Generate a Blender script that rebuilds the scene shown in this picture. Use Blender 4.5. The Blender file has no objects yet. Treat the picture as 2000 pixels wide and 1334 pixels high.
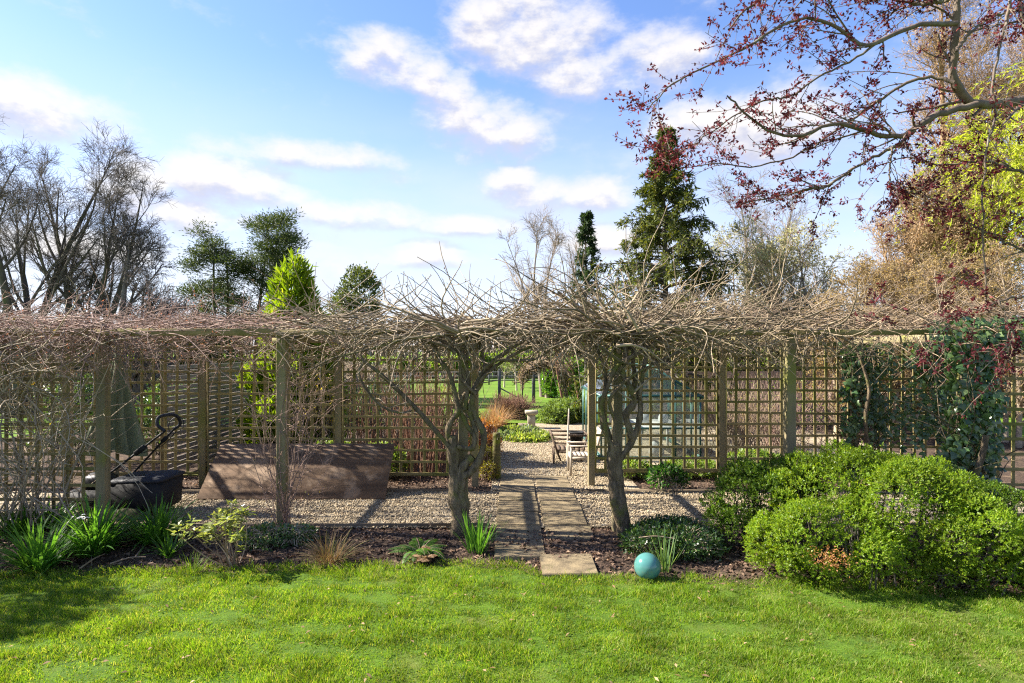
import bpy, bmesh, math, random
import numpy as np
from mathutils import Vector, Matrix

# ------------------------------------------------------------------ camera, sky, sun, exposure
SC = bpy.context.scene
COL = SC.collection
F, CH, HZ = 1150.0, 2.4, 685.0          # focal length in photo pixels, eye height, horizon row
cam_d = bpy.data.cameras.new('camera')
cam_d.sensor_width = 36.0
cam_d.lens = F / 2000.0 * 36.0
cam_d.shift_y = (HZ - 667.0) / 2000.0
cam_d.clip_start = 0.05
cam_d.clip_end = 3000.0
cam = bpy.data.objects.new('camera', cam_d)
cam.location = (0, 0, CH)
cam.rotation_euler = (math.radians(90), 0, 0)
COL.objects.link(cam)
SC.camera = cam

SUN_EL, SUN_AZ = math.radians(37), math.radians(-80)     # azimuth measured from +Y (ahead) towards +X
sun_d = bpy.data.lights.new('sun', 'SUN')
sun_d.energy = 5.0
sun_d.angle = math.radians(0.55)
sun_d.color = (1.0, 0.93, 0.82)
sun = bpy.data.objects.new('sun', sun_d)
to_sun = Vector((math.sin(SUN_AZ) * math.cos(SUN_EL), math.cos(SUN_AZ) * math.cos(SUN_EL), math.sin(SUN_EL)))
sun.rotation_euler = to_sun.to_track_quat('Z', 'Y').to_euler()
sun.location = (-30, 5, 25)
COL.objects.link(sun)

SC.view_settings.view_transform = 'Standard'
SC.view_settings.look = 'None'
SC.view_settings.gamma = 1.0
SC.view_settings.exposure = 1.85
SC.view_settings.use_curve_mapping = False
SC.render.engine = 'CYCLES'
SC.cycles.max_bounces = 8
SC.cycles.diffuse_bounces = 4
SC.cycles.glossy_bounces = 3
SC.cycles.transmission_bounces = 6
SC.cycles.transparent_max_bounces = 12
SC.cycles.use_denoising = False
SC.cycles.filter_width = 1.2
SC.cycles.sample_clamp_indirect = 6.0

class NT:
    """small helper for node trees"""
    def __init__(self, tree): self.t = tree
    def n(self, typ, **kw):
        nd = self.t.nodes.new(typ)
        for k, v in kw.items():
            if k.startswith('i_'):
                nd.inputs[int(k[2:])].default_value = v
            else:
                setattr(nd, k, v)
        return nd
    def l(self, a, b): self.t.links.new(a, b)
    def math(self, op, a, b=None, c=None, clamp=False):
        nd = self.t.nodes.new('ShaderNodeMath'); nd.operation = op; nd.use_clamp = clamp
        for i, v in enumerate((a, b, c)):
            if v is None: continue
            if isinstance(v, (int, float)): nd.inputs[i].default_value = v
            else: self.l(v, nd.inputs[i])
        return nd.outputs[0]
    def mix(self, fac, a, b):
        nd = self.t.nodes.new('ShaderNodeMix'); nd.data_type = 'RGBA'
        for s, v in ((0, fac), (6, a), (7, b)):
            if isinstance(v, (int, float)): nd.inputs[s].default_value = v
            elif isinstance(v, tuple): nd.inputs[s].default_value = (*v, 1) if len(v) == 3 else v
            else: self.l(v, nd.inputs[s])
        return nd.outputs[2]
    def smooth(self, v, lo, hi, a=0.0, b=1.0):
        nd = self.t.nodes.new('ShaderNodeMapRange'); nd.interpolation_type = 'SMOOTHSTEP'
        self.l(v, nd.inputs[0])
        for i, x in ((1, lo), (2, hi), (3, a), (4, b)): nd.inputs[i].default_value = x
        return nd.outputs[0]
    def noise(self, vec, scale, detail=4, rough=0.55, dim='3D'):
        nd = self.t.nodes.new('ShaderNodeTexNoise'); nd.noise_dimensions = dim
        self.l(vec, nd.inputs['Vector'])
        nd.inputs['Scale'].default_value = scale; nd.inputs['Detail'].default_value = detail
        nd.inputs['Roughness'].default_value = rough
        return nd.outputs[0]

def make_world():
    w = bpy.data.worlds.new('World'); SC.world = w; w.use_nodes = True
    w.node_tree.nodes.clear()
    T = NT(w.node_tree)
    out = T.n('ShaderNodeOutputWorld'); bg = T.n('ShaderNodeBackground')
    bg.inputs[1].default_value = 0.084
    sky = T.n('ShaderNodeTexSky'); sky.sky_type = 'NISHITA'; sky.sun_disc = False
    sky.sun_elevation = SUN_EL; sky.sun_rotation = SUN_AZ
    sky.altitude = 100; sky.air_density = 1.0; sky.dust_density = 0.25; sky.ozone_density = 2.5
    tc = T.n('ShaderNodeTexCoord'); sep = T.n('ShaderNodeSeparateXYZ')
    T.l(tc.outputs['Generated'], sep.inputs[0])
    x, y, z = sep.outputs
    # heading and height of the view direction: the same all the way round the sky
    u = T.math('ARCTAN2', x, y)
    v = T.math('DIVIDE', z, T.math('SQRT', T.math('ADD', T.math('MULTIPLY', x, x), T.math('MULTIPLY', y, y))))
    # clouds: (heading px, row px, half width, half height)
    CL = [(1060, 70, 165, 90), (1160, 120, 130, 62), (955, 20, 85, 55), (770, 118, 92, 56), (840, 148, 48, 44),
          (935, 235, 105, 64), (890, 185, 48, 50), (1005, 265, 72, 52), (1475, 250, 130, 72), (1385, 235, 110, 42), (1565, 235, 75, 52), (1290, 110, 90, 55),
          (55, 215, 120, 50), (245, 365, 66, 58), (450, 358, 105, 46), (525, 378, 70, 30), (590, 300, 150, 28), (1090, 378, 130, 36), (1010, 355, 58, 30),
          (330, 415, 150, 30), (830, 500, 90, 26), (680, 420, 120, 26), (1180, 470, 110, 28), (120, 480, 130, 30), (930, 440, 90, 20)]
    def density(dv):
        cmb = T.n('ShaderNodeCombineXYZ'); T.l(u, cmb.inputs[0]); T.l(T.math('ADD', v, dv), cmb.inputs[1])
        uv = cmb.outputs[0]
        mp = T.n('ShaderNodeMapping'); mp.inputs['Scale'].default_value = (1, 1.5, 1); T.l(uv, mp.inputs[0])
        n1 = T.noise(mp.outputs[0], 8.5, 8, 0.60)
        n2 = T.noise(mp.outputs[0], 2.4, 3, 0.5)
        tot = None
        for (px, py, a, b) in CL:
            u0 = math.atan2((px - 1000) / F, 1.0); v0 = (HZ - py) / F * math.cos(u0)
            ma = T.n('ShaderNodeVectorMath', operation='MULTIPLY_ADD'); T.l(uv, ma.inputs[0])
            ma.inputs[1].default_value = (F / a, F / b, 0); ma.inputs[2].default_value = (-u0 * F / a, -v0 * F / b, 0)
            dp = T.n('ShaderNodeVectorMath', operation='DOT_PRODUCT'); T.l(ma.outputs[0], dp.inputs[0]); T.l(ma.outputs[0], dp.inputs[1])
            tot = dp.outputs['Value'] if tot is None else T.math('MINIMUM', tot, dp.outputs['Value'])
        d = T.math('MULTIPLY_ADD', T.math('MINIMUM', tot, 2.2), -0.62, 0.92)
        d = T.math('ADD', d, T.math('MULTIPLY_ADD', n1, 3.5, -1.74))
        # the same broken cloud all round the rest of the sky
        d = T.math('MAXIMUM', d, T.math('MULTIPLY_ADD', T.math('ADD', T.math('MULTIPLY', n2, .8), T.math('MULTIPLY', n1, .5)), 4.2, -3.05))
        return d
    d0 = density(0.0); d1 = density(0.024)
    a0 = T.math('MULTIPLY', T.smooth(d0, -0.3, 1.15), 0.96)
    shade = T.smooth(T.math('SUBTRACT', d1, d0), -0.35, 0.45)
    ccol = T.mix(shade, (3.5, 3.38, 3.32), (2.3, 2.35, 2.85))
    # thin white veil thickening towards the horizon
    veil_n = T.n('ShaderNodeCombineXYZ'); T.l(u, veil_n.inputs[0]); T.l(T.math('MULTIPLY', v, 3.0), veil_n.inputs[1])
    vn = T.noise(veil_n.outputs[0], 2.2, 5, 0.55)
    veil = T.math('MULTIPLY', T.smooth(v, 0.50, 0.12), T.smooth(vn, 0.28, 0.62, 0.55, 1.0))
    veil = T.math('MULTIPLY', veil, 0.88)
    hsv = T.n('ShaderNodeHueSaturation'); hsv.inputs['Saturation'].default_value = 1.12
    T.l(sky.outputs[0], hsv.inputs['Color'])
    tn = T.n('ShaderNodeMix', data_type='RGBA', blend_type='MULTIPLY'); tn.inputs[0].default_value = 1.0
    T.l(hsv.outputs[0], tn.inputs[6]); tn.inputs[7].default_value = (1.04, .915, 1.0, 1)
    c = T.mix(veil, tn.outputs[2], (3.0, 3.25, 3.8))
    c = T.mix(a0, c, ccol)
    T.l(c, bg.inputs[0]); T.l(bg.outputs[0], out.inputs[0])
make_world()

# ------------------------------------------------------------------ helpers
def Pt(px, py, d):                      # a point at depth d on the line of sight through photo pixel (px, py)
    return np.array([(px - 1000.0) / F * d, d, CH - (py - HZ) / F * d])
def gd(py): return F * CH / (py - HZ)    # depth of level ground on photo row py
def gx(px, d): return (px - 1000.0) / F * d

class G:
    def __init__(s): s.V = []; s.Q = []; s.T = []; s.n = 0
    def add(s, V, Q=None, T=None):
        V = np.asarray(V, float).reshape(-1, 3)
        if Q is not None and len(Q): s.Q.append(np.asarray(Q, int).reshape(-1, 4) + s.n)
        if T is not None and len(T): s.T.append(np.asarray(T, int).reshape(-1, 3) + s.n)
        s.V.append(V); s.n += len(V)
        return s
    def tubes(s, P, R, k=4):
        P = np.asarray(P, float); R = np.asarray(R, float)
        if P.ndim == 2: P = P[None]; R = R[None]
        B, N, _ = P.shape
        if B == 0: return s
        T = np.gradient(P, axis=1)
        T /= np.linalg.norm(T, axis=2, keepdims=True) + 1e-9
        m = np.abs(T).mean(axis=1)
        ref = np.eye(3)[np.argmin(m, axis=1)][:, None, :]
        n1 = np.cross(T, ref); n1 /= np.linalg.norm(n1, axis=2, keepdims=True) + 1e-9
        n2 = np.cross(T, n1)
        a = np.arange(k) * 2 * math.pi / k
        ring = P[:, :, None, :] + R[:, :, None, None] * (np.cos(a)[None, None, :, None] * n1[:, :, None, :] + np.sin(a)[None, None, :, None] * n2[:, :, None, :])
        idx = np.arange(B * N * k).reshape(B, N, k)
        i0 = idx[:, :-1, :]; i1 = idx[:, 1:, :]
        q = np.stack([i0, np.roll(i0, -1, 2), np.roll(i1, -1, 2), i1], -1).reshape(-1, 4)
        s.add(ring.reshape(-1, 3), Q=q)
        return s
    def leaves(s, C, D, L, W, Nn=None, fold=0.15, rs=None):
        """leaf blades as folded diamonds: base C, direction D, length L, width W"""
        rs = rs or np.random.RandomState(len(C))
        C = np.asarray(C, float); D = np.asarray(D, float); M = len(C)
        if M == 0: return s
        D = D / (np.linalg.norm(D, axis=1, keepdims=True) + 1e-9)
        if Nn is None: Nn = rs.randn(M, 3)
        S = np.cross(D, Nn); S /= np.linalg.norm(S, axis=1, keepdims=True) + 1e-9
        U = np.cross(S, D)
        L = np.broadcast_to(np.asarray(L, float), (M,))[:, None]; W = np.broadcast_to(np.asarray(W, float), (M,))[:, None]
        a = C; t = C + D * L - U * (L * fold)
        mid = C + D * L * 0.48 + U * (W * fold)
        V = np.stack([a, mid + S * W * 0.5, t, mid - S * W * 0.5], 1).reshape(-1, 3)
        s.add(V, Q=np.arange(M * 4).reshape(M, 4))
        return s
    def box(s, c, size, rot=None):
        x, y, z = np.array(size) / 2.0
        V = np.array([[-x, -y, -z], [x, -y, -z], [x, y, -z], [-x, y, -z], [-x, -y, z], [x, -y, z], [x, y, z], [-x, y, z]])
        if rot is not None: V = V @ np.array(rot).T
        s.add(V + np.array(c), Q=[[0, 3, 2, 1], [4, 5, 6, 7], [0, 1, 5, 4], [1, 2, 6, 5], [2, 3, 7, 6], [3, 0, 4, 7]])
        return s
    def bar(s, a, b, w, h, up=(0, 0, 1)):          # box beam from a to b, w across, h along up
        a = np.array(a, float); b = np.array(b, float); d = b - a; L = np.linalg.norm(d); d = d / L
        u = np.array(up, float); sd = np.cross(d, u); sd /= np.linalg.norm(sd) + 1e-9; u = np.cross(sd, d)
        R = np.stack([d, sd, u], 1)
        return s.box((a + b) / 2, (L, w, h), R)
    def lathe(s, base, prof, k=20):                # prof: (radius, height)
        a = np.arange(k) * 2 * math.pi / k
        V = np.array([[r * math.cos(t), r * math.sin(t), h] for r, h in prof for t in a]) + np.array(base)
        n = len(prof); idx = np.arange(n * k).reshape(n, k)
        q = np.stack([idx[:-1], np.roll(idx[:-1], -1, 1), np.roll(idx[1:], -1, 1), idx[1:]], -1).reshape(-1, 4)
        return s.add(V, Q=q)
    def build(s, name, mat, parent=None, smooth=False, base=None, bevel=0):
        V = np.concatenate(s.V) if s.V else np.zeros((0, 3))
        o = None
        off = np.zeros(3)
        if parent is not None: off = ROOT[parent.name]
        elif base is not None: off = np.array(base, float)
        me = bpy.data.meshes.new(name)
        Vl = V - off
        me.vertices.add(len(Vl)); me.vertices.foreach_set('co', Vl.astype(np.float32).ravel())
        Q = np.concatenate(s.Q) if s.Q else np.zeros((0, 4), int)
        Tt = np.concatenate(s.T) if s.T else np.zeros((0, 3), int)
        loops = np.concatenate([Q.ravel(), Tt.ravel()]).astype(np.int32)
        ls = np.concatenate([np.arange(len(Q)) * 4, len(Q) * 4 + np.arange(len(Tt)) * 3]).astype(np.int32)
        me.loops.add(len(loops)); me.loops.foreach_set('vertex_index', loops)
        me.polygons.add(len(ls)); me.polygons.foreach_set('loop_start', ls)
        if smooth: me.polygons.foreach_set('use_smooth', np.ones(len(ls), bool))
        me.update(calc_edges=True)
        if bevel:
            bm = bmesh.new(); bm.from_mesh(me)
            bmesh.ops.bevel(bm, geom=bm.edges[:], offset=bevel, segments=1, affect='EDGES')
            bm.to_mesh(me); bm.free()
        me.materials.append(mat)
        o = bpy.data.objects.new(name, me); COL.objects.link(o)
        if parent is not None: o.parent = parent; ROOT[o.name] = off
        else: o.location = off; ROOT[o.name] = off
        return o
ROOT = {}
def tag(o, label=None, cat=None, group=None, kind=None):
    if label: o['label'] = label
    if cat: o['category'] = cat
    if group: o['group'] = group
    if kind: o['kind'] = kind
    return o
def thing(name, label, cat, loc=(0, 0, 0), group=None):
    o = bpy.data.objects.new(name, None); COL.objects.link(o)
    o.location = loc; o.empty_display_size = 0.2
    ROOT[o.name] = np.array(loc, float)
    return tag(o, label, cat, group)
def inst(name, me, loc, parent, rot=None):           # a part that shares its mesh
    o = bpy.data.objects.new(name, me); COL.objects.link(o); o.parent = parent
    off = ROOT[parent.name]; ROOT[o.name] = off
    o.location = np.array(loc) - off
    if rot is not None: o.rotation_euler = rot
    return o
def box_mesh(name, size, mat, bevel=0.0):
    bm = bmesh.new(); bmesh.ops.create_cube(bm, size=1.0)
    bmesh.ops.scale(bm, vec=size, verts=bm.verts)
    if bevel: bmesh.ops.bevel(bm, geom=bm.edges[:], offset=bevel, segments=1, affect='EDGES')
    me = bpy.data.meshes.new(name); bm.to_mesh(me); bm.free(); me.materials.append(mat); return me

def spline(pts, n):
    """Catmull-Rom through pts (any columns), n samples"""
    p = np.asarray(pts, float); p = np.vstack([2 * p[0] - p[1], p, 2 * p[-1] - p[-2]])
    m = len(p) - 3; t = np.linspace(0, m - 1e-6, n); i = t.astype(int); f = (t - i)[:, None]
    a, b, c, d = p[i], p[i + 1], p[i + 2], p[i + 3]
    return 0.5 * (2 * b + (c - a) * f + (2 * a - 5 * b + 4 * c - d) * f ** 2 + (3 * b - a - 3 * c + d) * f ** 3)

def whips(S, D, L, N, wander, bias, rs, smooth=0.6):
    """random curved shoots: starts S, directions D, lengths L; bias is added to the heading at each step"""
    S = np.asarray(S, float); B = len(S)
    D = np.asarray(D, float); D = D / (np.linalg.norm(D, axis=1, keepdims=True) + 1e-9)
    L = np.broadcast_to(np.asarray(L, float), (B,)); st = (L / (N - 1))[:, None]
    P = np.zeros((B, N, 3)); P[:, 0] = S
    turn = rs.randn(B, 3) * wander
    bias = np.asarray(bias, float)
    for i in range(1, N):
        P[:, i] = P[:, i - 1] + D * st
        turn = turn * smooth + rs.randn(B, 3) * wander * (1 - smooth) * 1.4
        D = D + turn + bias
        D = D / (np.linalg.norm(D, axis=1, keepdims=True) + 1e-9)
    return P

def taper(r0, r1, N):
    r0 = np.atleast_1d(np.asarray(r0, float)); r1 = np.broadcast_to(np.asarray(r1, float), r0.shape)
    t = np.linspace(0, 1, N)[None]
    return r0[:, None] * (1 - t) + r1[:, None] * t

def kids(P, R, n, t0, t1, a0, a1, l0, l1, N, wander, bias, rs, rf=0.6, rmin=0.004, short=0.6, tip=0.35):
    """side branches off the polylines P: n each, between t0 and t1, at angles a0..a1 degrees, lengths l0..l1"""
    B, M, _ = P.shape
    t = t0 + (t1 - t0) * rs.rand(B, n)
    f = t * (M - 1); i = np.clip(f.astype(int), 0, M - 2); w = (f - i)[..., None]
    bi = np.arange(B)[:, None]
    pos = P[bi, i] * (1 - w) + P[bi, i + 1] * w
    tan = P[bi, i + 1] - P[bi, i]; tan /= np.linalg.norm(tan, axis=-1, keepdims=True) + 1e-9
    r = R[bi, i] * (1 - w[..., 0]) + R[bi, i + 1] * w[..., 0]
    rv = rs.randn(B, n, 3); rv -= (rv * tan).sum(-1, keepdims=True) * tan
    rv /= np.linalg.norm(rv, axis=-1, keepdims=True) + 1e-9
    a = np.radians(a0 + (a1 - a0) * rs.rand(B, n))[..., None]
    D = np.cos(a) * tan + np.sin(a) * rv
    L = (l0 + (l1 - l0) * rs.rand(B, n)) * (1 - short * (t - t0) / max(t1 - t0, 1e-6))
    r0 = np.maximum(r * rf, rmin)
    P2 = whips(pos.reshape(-1, 3), D.reshape(-1, 3), L.ravel(), N, wander, bias, rs)
    R2 = taper(r0.ravel(), np.maximum(r0.ravel() * tip, rmin * 0.6), N)
    return P2, R2
def along(P, rs, n, t0=0.0, t1=1.0):
    """n random points (and tangents) on each polyline"""
    B, M, _ = P.shape
    t = t0 + (t1 - t0) * rs.rand(B, n); f = t * (M - 1); i = np.clip(f.astype(int), 0, M - 2); w = (f - i)[..., None]
    bi = np.arange(B)[:, None]
    pos = P[bi, i] * (1 - w) + P[bi, i + 1] * w
    tan = P[bi, i + 1] - P[bi, i]; tan /= np.linalg.norm(tan, axis=-1, keepdims=True) + 1e-9
    return pos.reshape(-1, 3), tan.reshape(-1, 3)
def fbm2(x, y, seed=0, oct=4):
    r = np.random.RandomState(seed); out = 0; amp = 1.0; fr = 1.0
    for o in range(oct):
        for k in range(3):
            a = r.rand() * 6.283; ph = r.rand() * 6.283
            out = out + amp * np.sin((x * math.cos(a) + y * math.sin(a)) * fr * 2.1 + ph) / 3
        amp *= 0.55; fr *= 2.1
    return out

# ------------------------------------------------------------------ materials (all procedural)
def new_mat(name):
    m = bpy.data.materials.new(name); m.use_nodes = True; m.node_tree.nodes.clear()
    T = NT(m.node_tree); out = T.n('ShaderNodeOutputMaterial'); return m, T, out
def leaf_mat(name, c1, c2, trans=0.45, rough=0.45, spec=0.35, c3=None, tint=None):
    m, T, out = new_mat(name)
    g = T.n('ShaderNodeNewGeometry')
    col = T.mix(g.outputs['Random Per Island'], c1, c2)
    if c3 is not None:
        r2 = T.math('FRACT', T.math('MULTIPLY', g.outputs['Random Per Island'], 17.31))
        col = T.mix(T.smooth(r2, 0.72, 0.9), col, c3)
    nz = T.noise(g.outputs['Position'], 3.0, 3)
    hs = T.n('ShaderNodeHueSaturation'); T.l(col, hs.inputs['Color']); T.l(T.smooth(nz, 0.3, 0.7, 0.72, 1.28), hs.inputs['Value'])
    col = hs.outputs[0]
    p = T.n('ShaderNodeBsdfPrincipled'); p.inputs['Roughness'].default_value = rough
    p.inputs['Specular IOR Level'].default_value = spec
    T.l(col, p.inputs['Base Color'])
    tr = T.n('ShaderNodeBsdfTranslucent')
    tc = T.n('ShaderNodeMix', data_type='RGBA', blend_type='MULTIPLY'); tc.inputs[0].default_value = 1.0
    T.l(col, tc.inputs[6]); tc.inputs[7].default_value = (*(tint or (1.9, 1.8, 0.7)), 1)
    T.l(tc.outputs[2], tr.inputs[0])
    mx = T.n('ShaderNodeMixShader'); mx.inputs[0].default_value = trans
    T.l(p.outputs[0], mx.inputs[1]); T.l(tr.outputs[0], mx.inputs[2]); T.l(mx.outputs[0], out.inputs[0])
    return m
def rough_mat(name, c1, c2, scale=6.0, rough=0.85, bump=0.4, bscale=None, stretch=(1, 1, 1), c3=None, c3s=2.0, c3lo=0.5, c3hi=0.7, spec=0.25, island=0.0, dist=0.01):
    m, T, out = new_mat(name)
    g = T.n('ShaderNodeNewGeometry'); mp = T.n('ShaderNodeMapping'); mp.inputs['Scale'].default_value = stretch
    T.l(g.outputs['Position'], mp.inputs[0]); v = mp.outputs[0]
    if island:
        ad = T.n('ShaderNodeVectorMath', operation='ADD'); T.l(v, ad.inputs[0])
        sc_ = T.math('MULTIPLY', g.outputs['Random Per Island'], 37.0)
        cb = T.n('ShaderNodeCombineXYZ'); T.l(sc_, cb.inputs[0]); T.l(sc_, cb.inputs[1]); T.l(cb.outputs[0], ad.inputs[1]); v = ad.outputs[0]
    nz = T.noise(v, scale, 6, 0.6)
    col = T.mix(T.smooth(nz, 0.28, 0.72), c1, c2)
    if c3 is not None:
        n3 = T.noise(g.outputs['Position'], c3s, 4, 0.6)
        col = T.mix(T.smooth(n3, c3lo, c3hi), col, c3)
    if island:
        hs = T.n('ShaderNodeHueSaturation'); T.l(col, hs.inputs['Color'])
        T.l(T.math('ADD', T.math('MULTIPLY', g.outputs['Random Per Island'], 2 * island), 1 - island), hs.inputs['Value']); col = hs.outputs[0]
    p = T.n('ShaderNodeBsdfPrincipled'); p.inputs['Roughness'].default_value = rough; p.inputs['Specular IOR Level'].default_value = spec
    T.l(col, p.inputs['Base Color'])
    if bump:
        nb = T.noise(v, bscale or scale * 4, 5, 0.65)
        b = T.n('ShaderNodeBump'); b.inputs['Strength'].default_value = bump; b.inputs['Distance'].default_value = dist
        T.l(nb, b.inputs['Height']); T.l(b.outputs[0], p.inputs['Normal'])
    T.l(p.outputs[0], out.inputs[0])
    return m
def plain_mat(name, c, rough=0.5, metal=0.0, spec=0.5):
    m, T, out = new_mat(name)
    g = T.n('ShaderNodeNewGeometry'); nz = T.noise(g.outputs['Position'], 9.0, 5, 0.6)
    col = T.mix(T.smooth(nz, 0.3, 0.75), c, tuple(min(1, x * 0.72 + 0.015) for x in c))
    p = T.n('ShaderNodeBsdfPrincipled'); T.l(col, p.inputs['Base Color'])
    T.l(T.smooth(nz, 0.3, 0.7, rough, min(1, rough + 0.2)), p.inputs['Roughness']); p.inputs['Metallic'].default_value = metal
    p.inputs['Specular IOR Level'].default_value = spec
    T.l(p.outputs[0], out.inputs[0]); return m

M = {}
M['wood'] = rough_mat('weathered_timber', (.25, .205, .115), (.15, .125, .07), 7, .85, .5, 40, (1, 1, .12), (.17, .165, .045), 1.7, .50, .70, island=.18)
M['lath_v'] = rough_mat('upright_lath_timber', (.29, .23, .10), (.17, .135, .06), 9, .85, .4, 50, (1, 1, .15), (.14, .14, .035), 1.2, .48, .66)
M['lath_h'] = rough_mat('level_lath_timber', (.29, .23, .10), (.17, .135, .06), 9, .85, .4, 50, (.15, 1, 1), (.14, .14, .035), 1.2, .48, .66)
M['wisteria_bark'] = rough_mat('wisteria_bark', (.23, .175, .11), (.075, .056, .036), 18, .9, 1.0, 38, (1, 1, .28), (.14, .14, .035), 3.5, .50, .68, dist=.05)
M['wisteria_twig'] = rough_mat('wisteria_twig', (.32, .25, .165), (.15, .115, .075), 6, .75, 0, island=.45)
M['red_twig'] = rough_mat('red_brown_twig', (.33, .21, .165), (.19, .13, .10), 8, .75, 0, island=.35)
M['tan_twig'] = rough_mat('tan_twig', (.34, .25, .165), (.17, .125, .085), 6, .75, 0, island=.45)
M['grey_twig'] = rough_mat('grey_twig', (.42, .34, .24), (.24, .19, .13), 8, .8, 0, island=.3)
M['bark_dark'] = rough_mat('dark_bark', (.115, .10, .08), (.065, .057, .048), 10, .9, .5, 30, (1, 1, .3), (.10, .105, .05), 1.5, .5, .7)
M['bark_grey'] = rough_mat('grey_bark', (.22, .19, .15), (.12, .105, .085), 8, .9, .5, 30, (1, 1, .3))
M['bark_tan'] = rough_mat('tan_bark', (.34, .225, .125), (.22, .15, .09), 8, .9, 0, island=.2)
M['bark_red'] = rough_mat('red_bark', (.25, .135, .085), (.16, .085, .055), 8, .6, .3, 30)
M['bark_copper'] = rough_mat('smooth_grey_brown_bark', (.17, .125, .09), (.10, .075, .058), 12, .7, .5, 60, (1, 1, .5), (.20, .19, .14), 5, .55, .7)

# ------------------------------------------------------------------ ground
def grass_mat(name, c1, c2, c3, s=3.0):
    return rough_mat(name, c1, c2, s, .9, .6, 60, c3=c3, c3s=.9, c3lo=.5, c3hi=.7, spec=.1)
M['field'] = grass_mat('field_grass', (.12, .20, .022), (.085, .155, .018), (.15, .20, .035), .6)
M['turf'] = grass_mat('turf', (.085, .15, .016), (.045, .085, .012), (.13, .13, .035), 7)
M['soil'] = rough_mat('mulched_soil', (.10, .07, .05), (.045, .032, .025), 22, .95, 1.0, 60, c3=(.15, .105, .07), c3s=5, c3lo=.5, c3hi=.68, spec=.1, dist=.02)
def gravel_material():
    m, T, out = new_mat('pea_gravel')
    g = T.n('ShaderNodeNewGeometry')
    vo = T.n('ShaderNodeTexVoronoi'); vo.inputs['Scale'].default_value = 48; T.l(g.outputs['Position'], vo.inputs['Vector'])
    sp = T.n('ShaderNodeSeparateColor'); T.l(vo.outputs['Color'], sp.inputs[0])
    col = T.mix(sp.outputs[0], (.40, .325, .21), (.23, .18, .115))
    col = T.mix(T.smooth(sp.outputs[1], .7, .9), col, (.48, .43, .34))
    n = T.noise(g.outputs['Position'], 1.3, 4)
    col = T.mix(T.smooth(n, .4, .7, 0, .45), col, (.17, .13, .09))
    p = T.n('ShaderNodeBsdfPrincipled'); p.inputs['Roughness'].default_value = .9; p.inputs['Specular IOR Level'].default_value = .2
    T.l(col, p.inputs['Base Color'])
    b = T.n('ShaderNodeBump'); b.inputs['Strength'].default_value = .9; b.inputs['Distance'].default_value = .02; b.invert = True
    T.l(vo.outputs['Distance'], b.inputs['Height']); T.l(b.outputs[0], p.inputs['Normal']); T.l(p.outputs[0], out.inputs[0])
    return m
M['gravel'] = gravel_material()
M['stone'] = rough_mat('gravel_stone', (.40, .32, .205), (.25, .195, .125), 12, .85, 0, island=.4)

def sheet(name, poly_x, poly_y, mat, zf, nx, ny):
    """grid between x limits poly_x(y) -> (x0, x1) over rows poly_y"""
    ys = np.linspace(poly_y[0], poly_y[1], ny); V = []
    for y in ys:
        x0, x1 = poly_x(y)
        xs = np.linspace(x0, x1, nx); V.append(np.stack([xs, np.full(nx, y), zf(xs, np.full(nx, y))], 1))
    V = np.concatenate(V); idx = np.arange(nx * ny).reshape(ny, nx)
    q = np.stack([idx[:-1, :-1], idx[:-1, 1:], idx[1:, 1:], idx[1:, :-1]], -1).reshape(-1, 4)
    return G().add(V, Q=q).build(name, mat, smooth=True)
tag(sheet('ground', lambda y: (-900, 900), (-60, 1500), M['field'], lambda x, y: x * 0 - .06, 2, 2), kind='structure')
tag(sheet('planting_soil', lambda y: (-14, 14), (9.95, 19.5), M['soil'], lambda x, y: -.02 + .02 * fbm2(x * 2, y * 2, 3), 200, 80), kind='structure')
EDGE_X = np.array([-12, -6.0, -3.9, -2.6, -1.5, -.6, 0, .35, .95, 1.3, 2.2, 3.4, 4.3, 5.2, 6, 12])
EDGE_Y = np.array([6.2, 6.25, 6.45, 6.50, 6.55, 6.68, 6.66, 6.32, 6.22, 6.22, 6.15, 6.1, 5.9, 5.7, 5.8, 6.0])
def edge(x): return np.interp(x, EDGE_X, EDGE_Y) + .035 * np.sin(x * 7) + .025 * np.sin(x * 17 + 1)
def lawn_z(x, y): return .008 * fbm2(x * .8, y * .8, 5)
xs = np.linspace(-12, 12, 240); V = []
for t in np.linspace(0, 1, 50):
    yy = -6 * (1 - t) + edge(xs) * t
    zz = lawn_z(xs, yy) + .012 - (.05 if t == 1 else 0)
    V.append(np.stack([xs, yy, zz], 1))
V = np.concatenate(V); idx = np.arange(240 * 50).reshape(50, 240)
tag(G().add(V, Q=np.stack([idx[:-1, :-1], idx[:-1, 1:], idx[1:, 1:], idx[1:, :-1]], -1).reshape(-1, 4)).build('lawn', M['turf'], smooth=True), kind='structure')
def bed_z(x, y): return -.03 + .055 * np.clip((y - edge(x)) / .5, 0, 1) * np.clip((8.02 - y) / .3, 0, 1) + .012 * fbm2(x * 3, y * 3, 8)
tag(sheet('flower_bed', lambda y: (-12, 12), (5.3, 8.05), M['soil'], bed_z, 300, 60), kind='structure')
tag(sheet('gravel_strip', lambda y: (-8.5, 8.5), (7.98, 10.02), M['gravel'], lambda x, y: .006 + .006 * fbm2(x * 2, y * 2, 9), 220, 40), kind='structure')
def gpx(y):
    if y < 12.3: return (-.36, 2.2)
    if y < 18.8: return (-.30, 9.0)
    return (.2, 2.6)
tag(sheet('gravel_path', gpx, (10.02, 24.0), M['gravel'], lambda x, y: .018 + .008 * fbm2(x * 1.5, y * 1.5, 10), 40, 120), kind='structure')
tag(sheet('far_lawn', lambda y: (-9, .95 if y < 21 else 3.6), (19.3, 41), M['field'], lambda x, y: .035 + .01 * fbm2(x, y, 12), 30, 40), kind='structure')

rs = np.random.RandomState(1)
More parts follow.
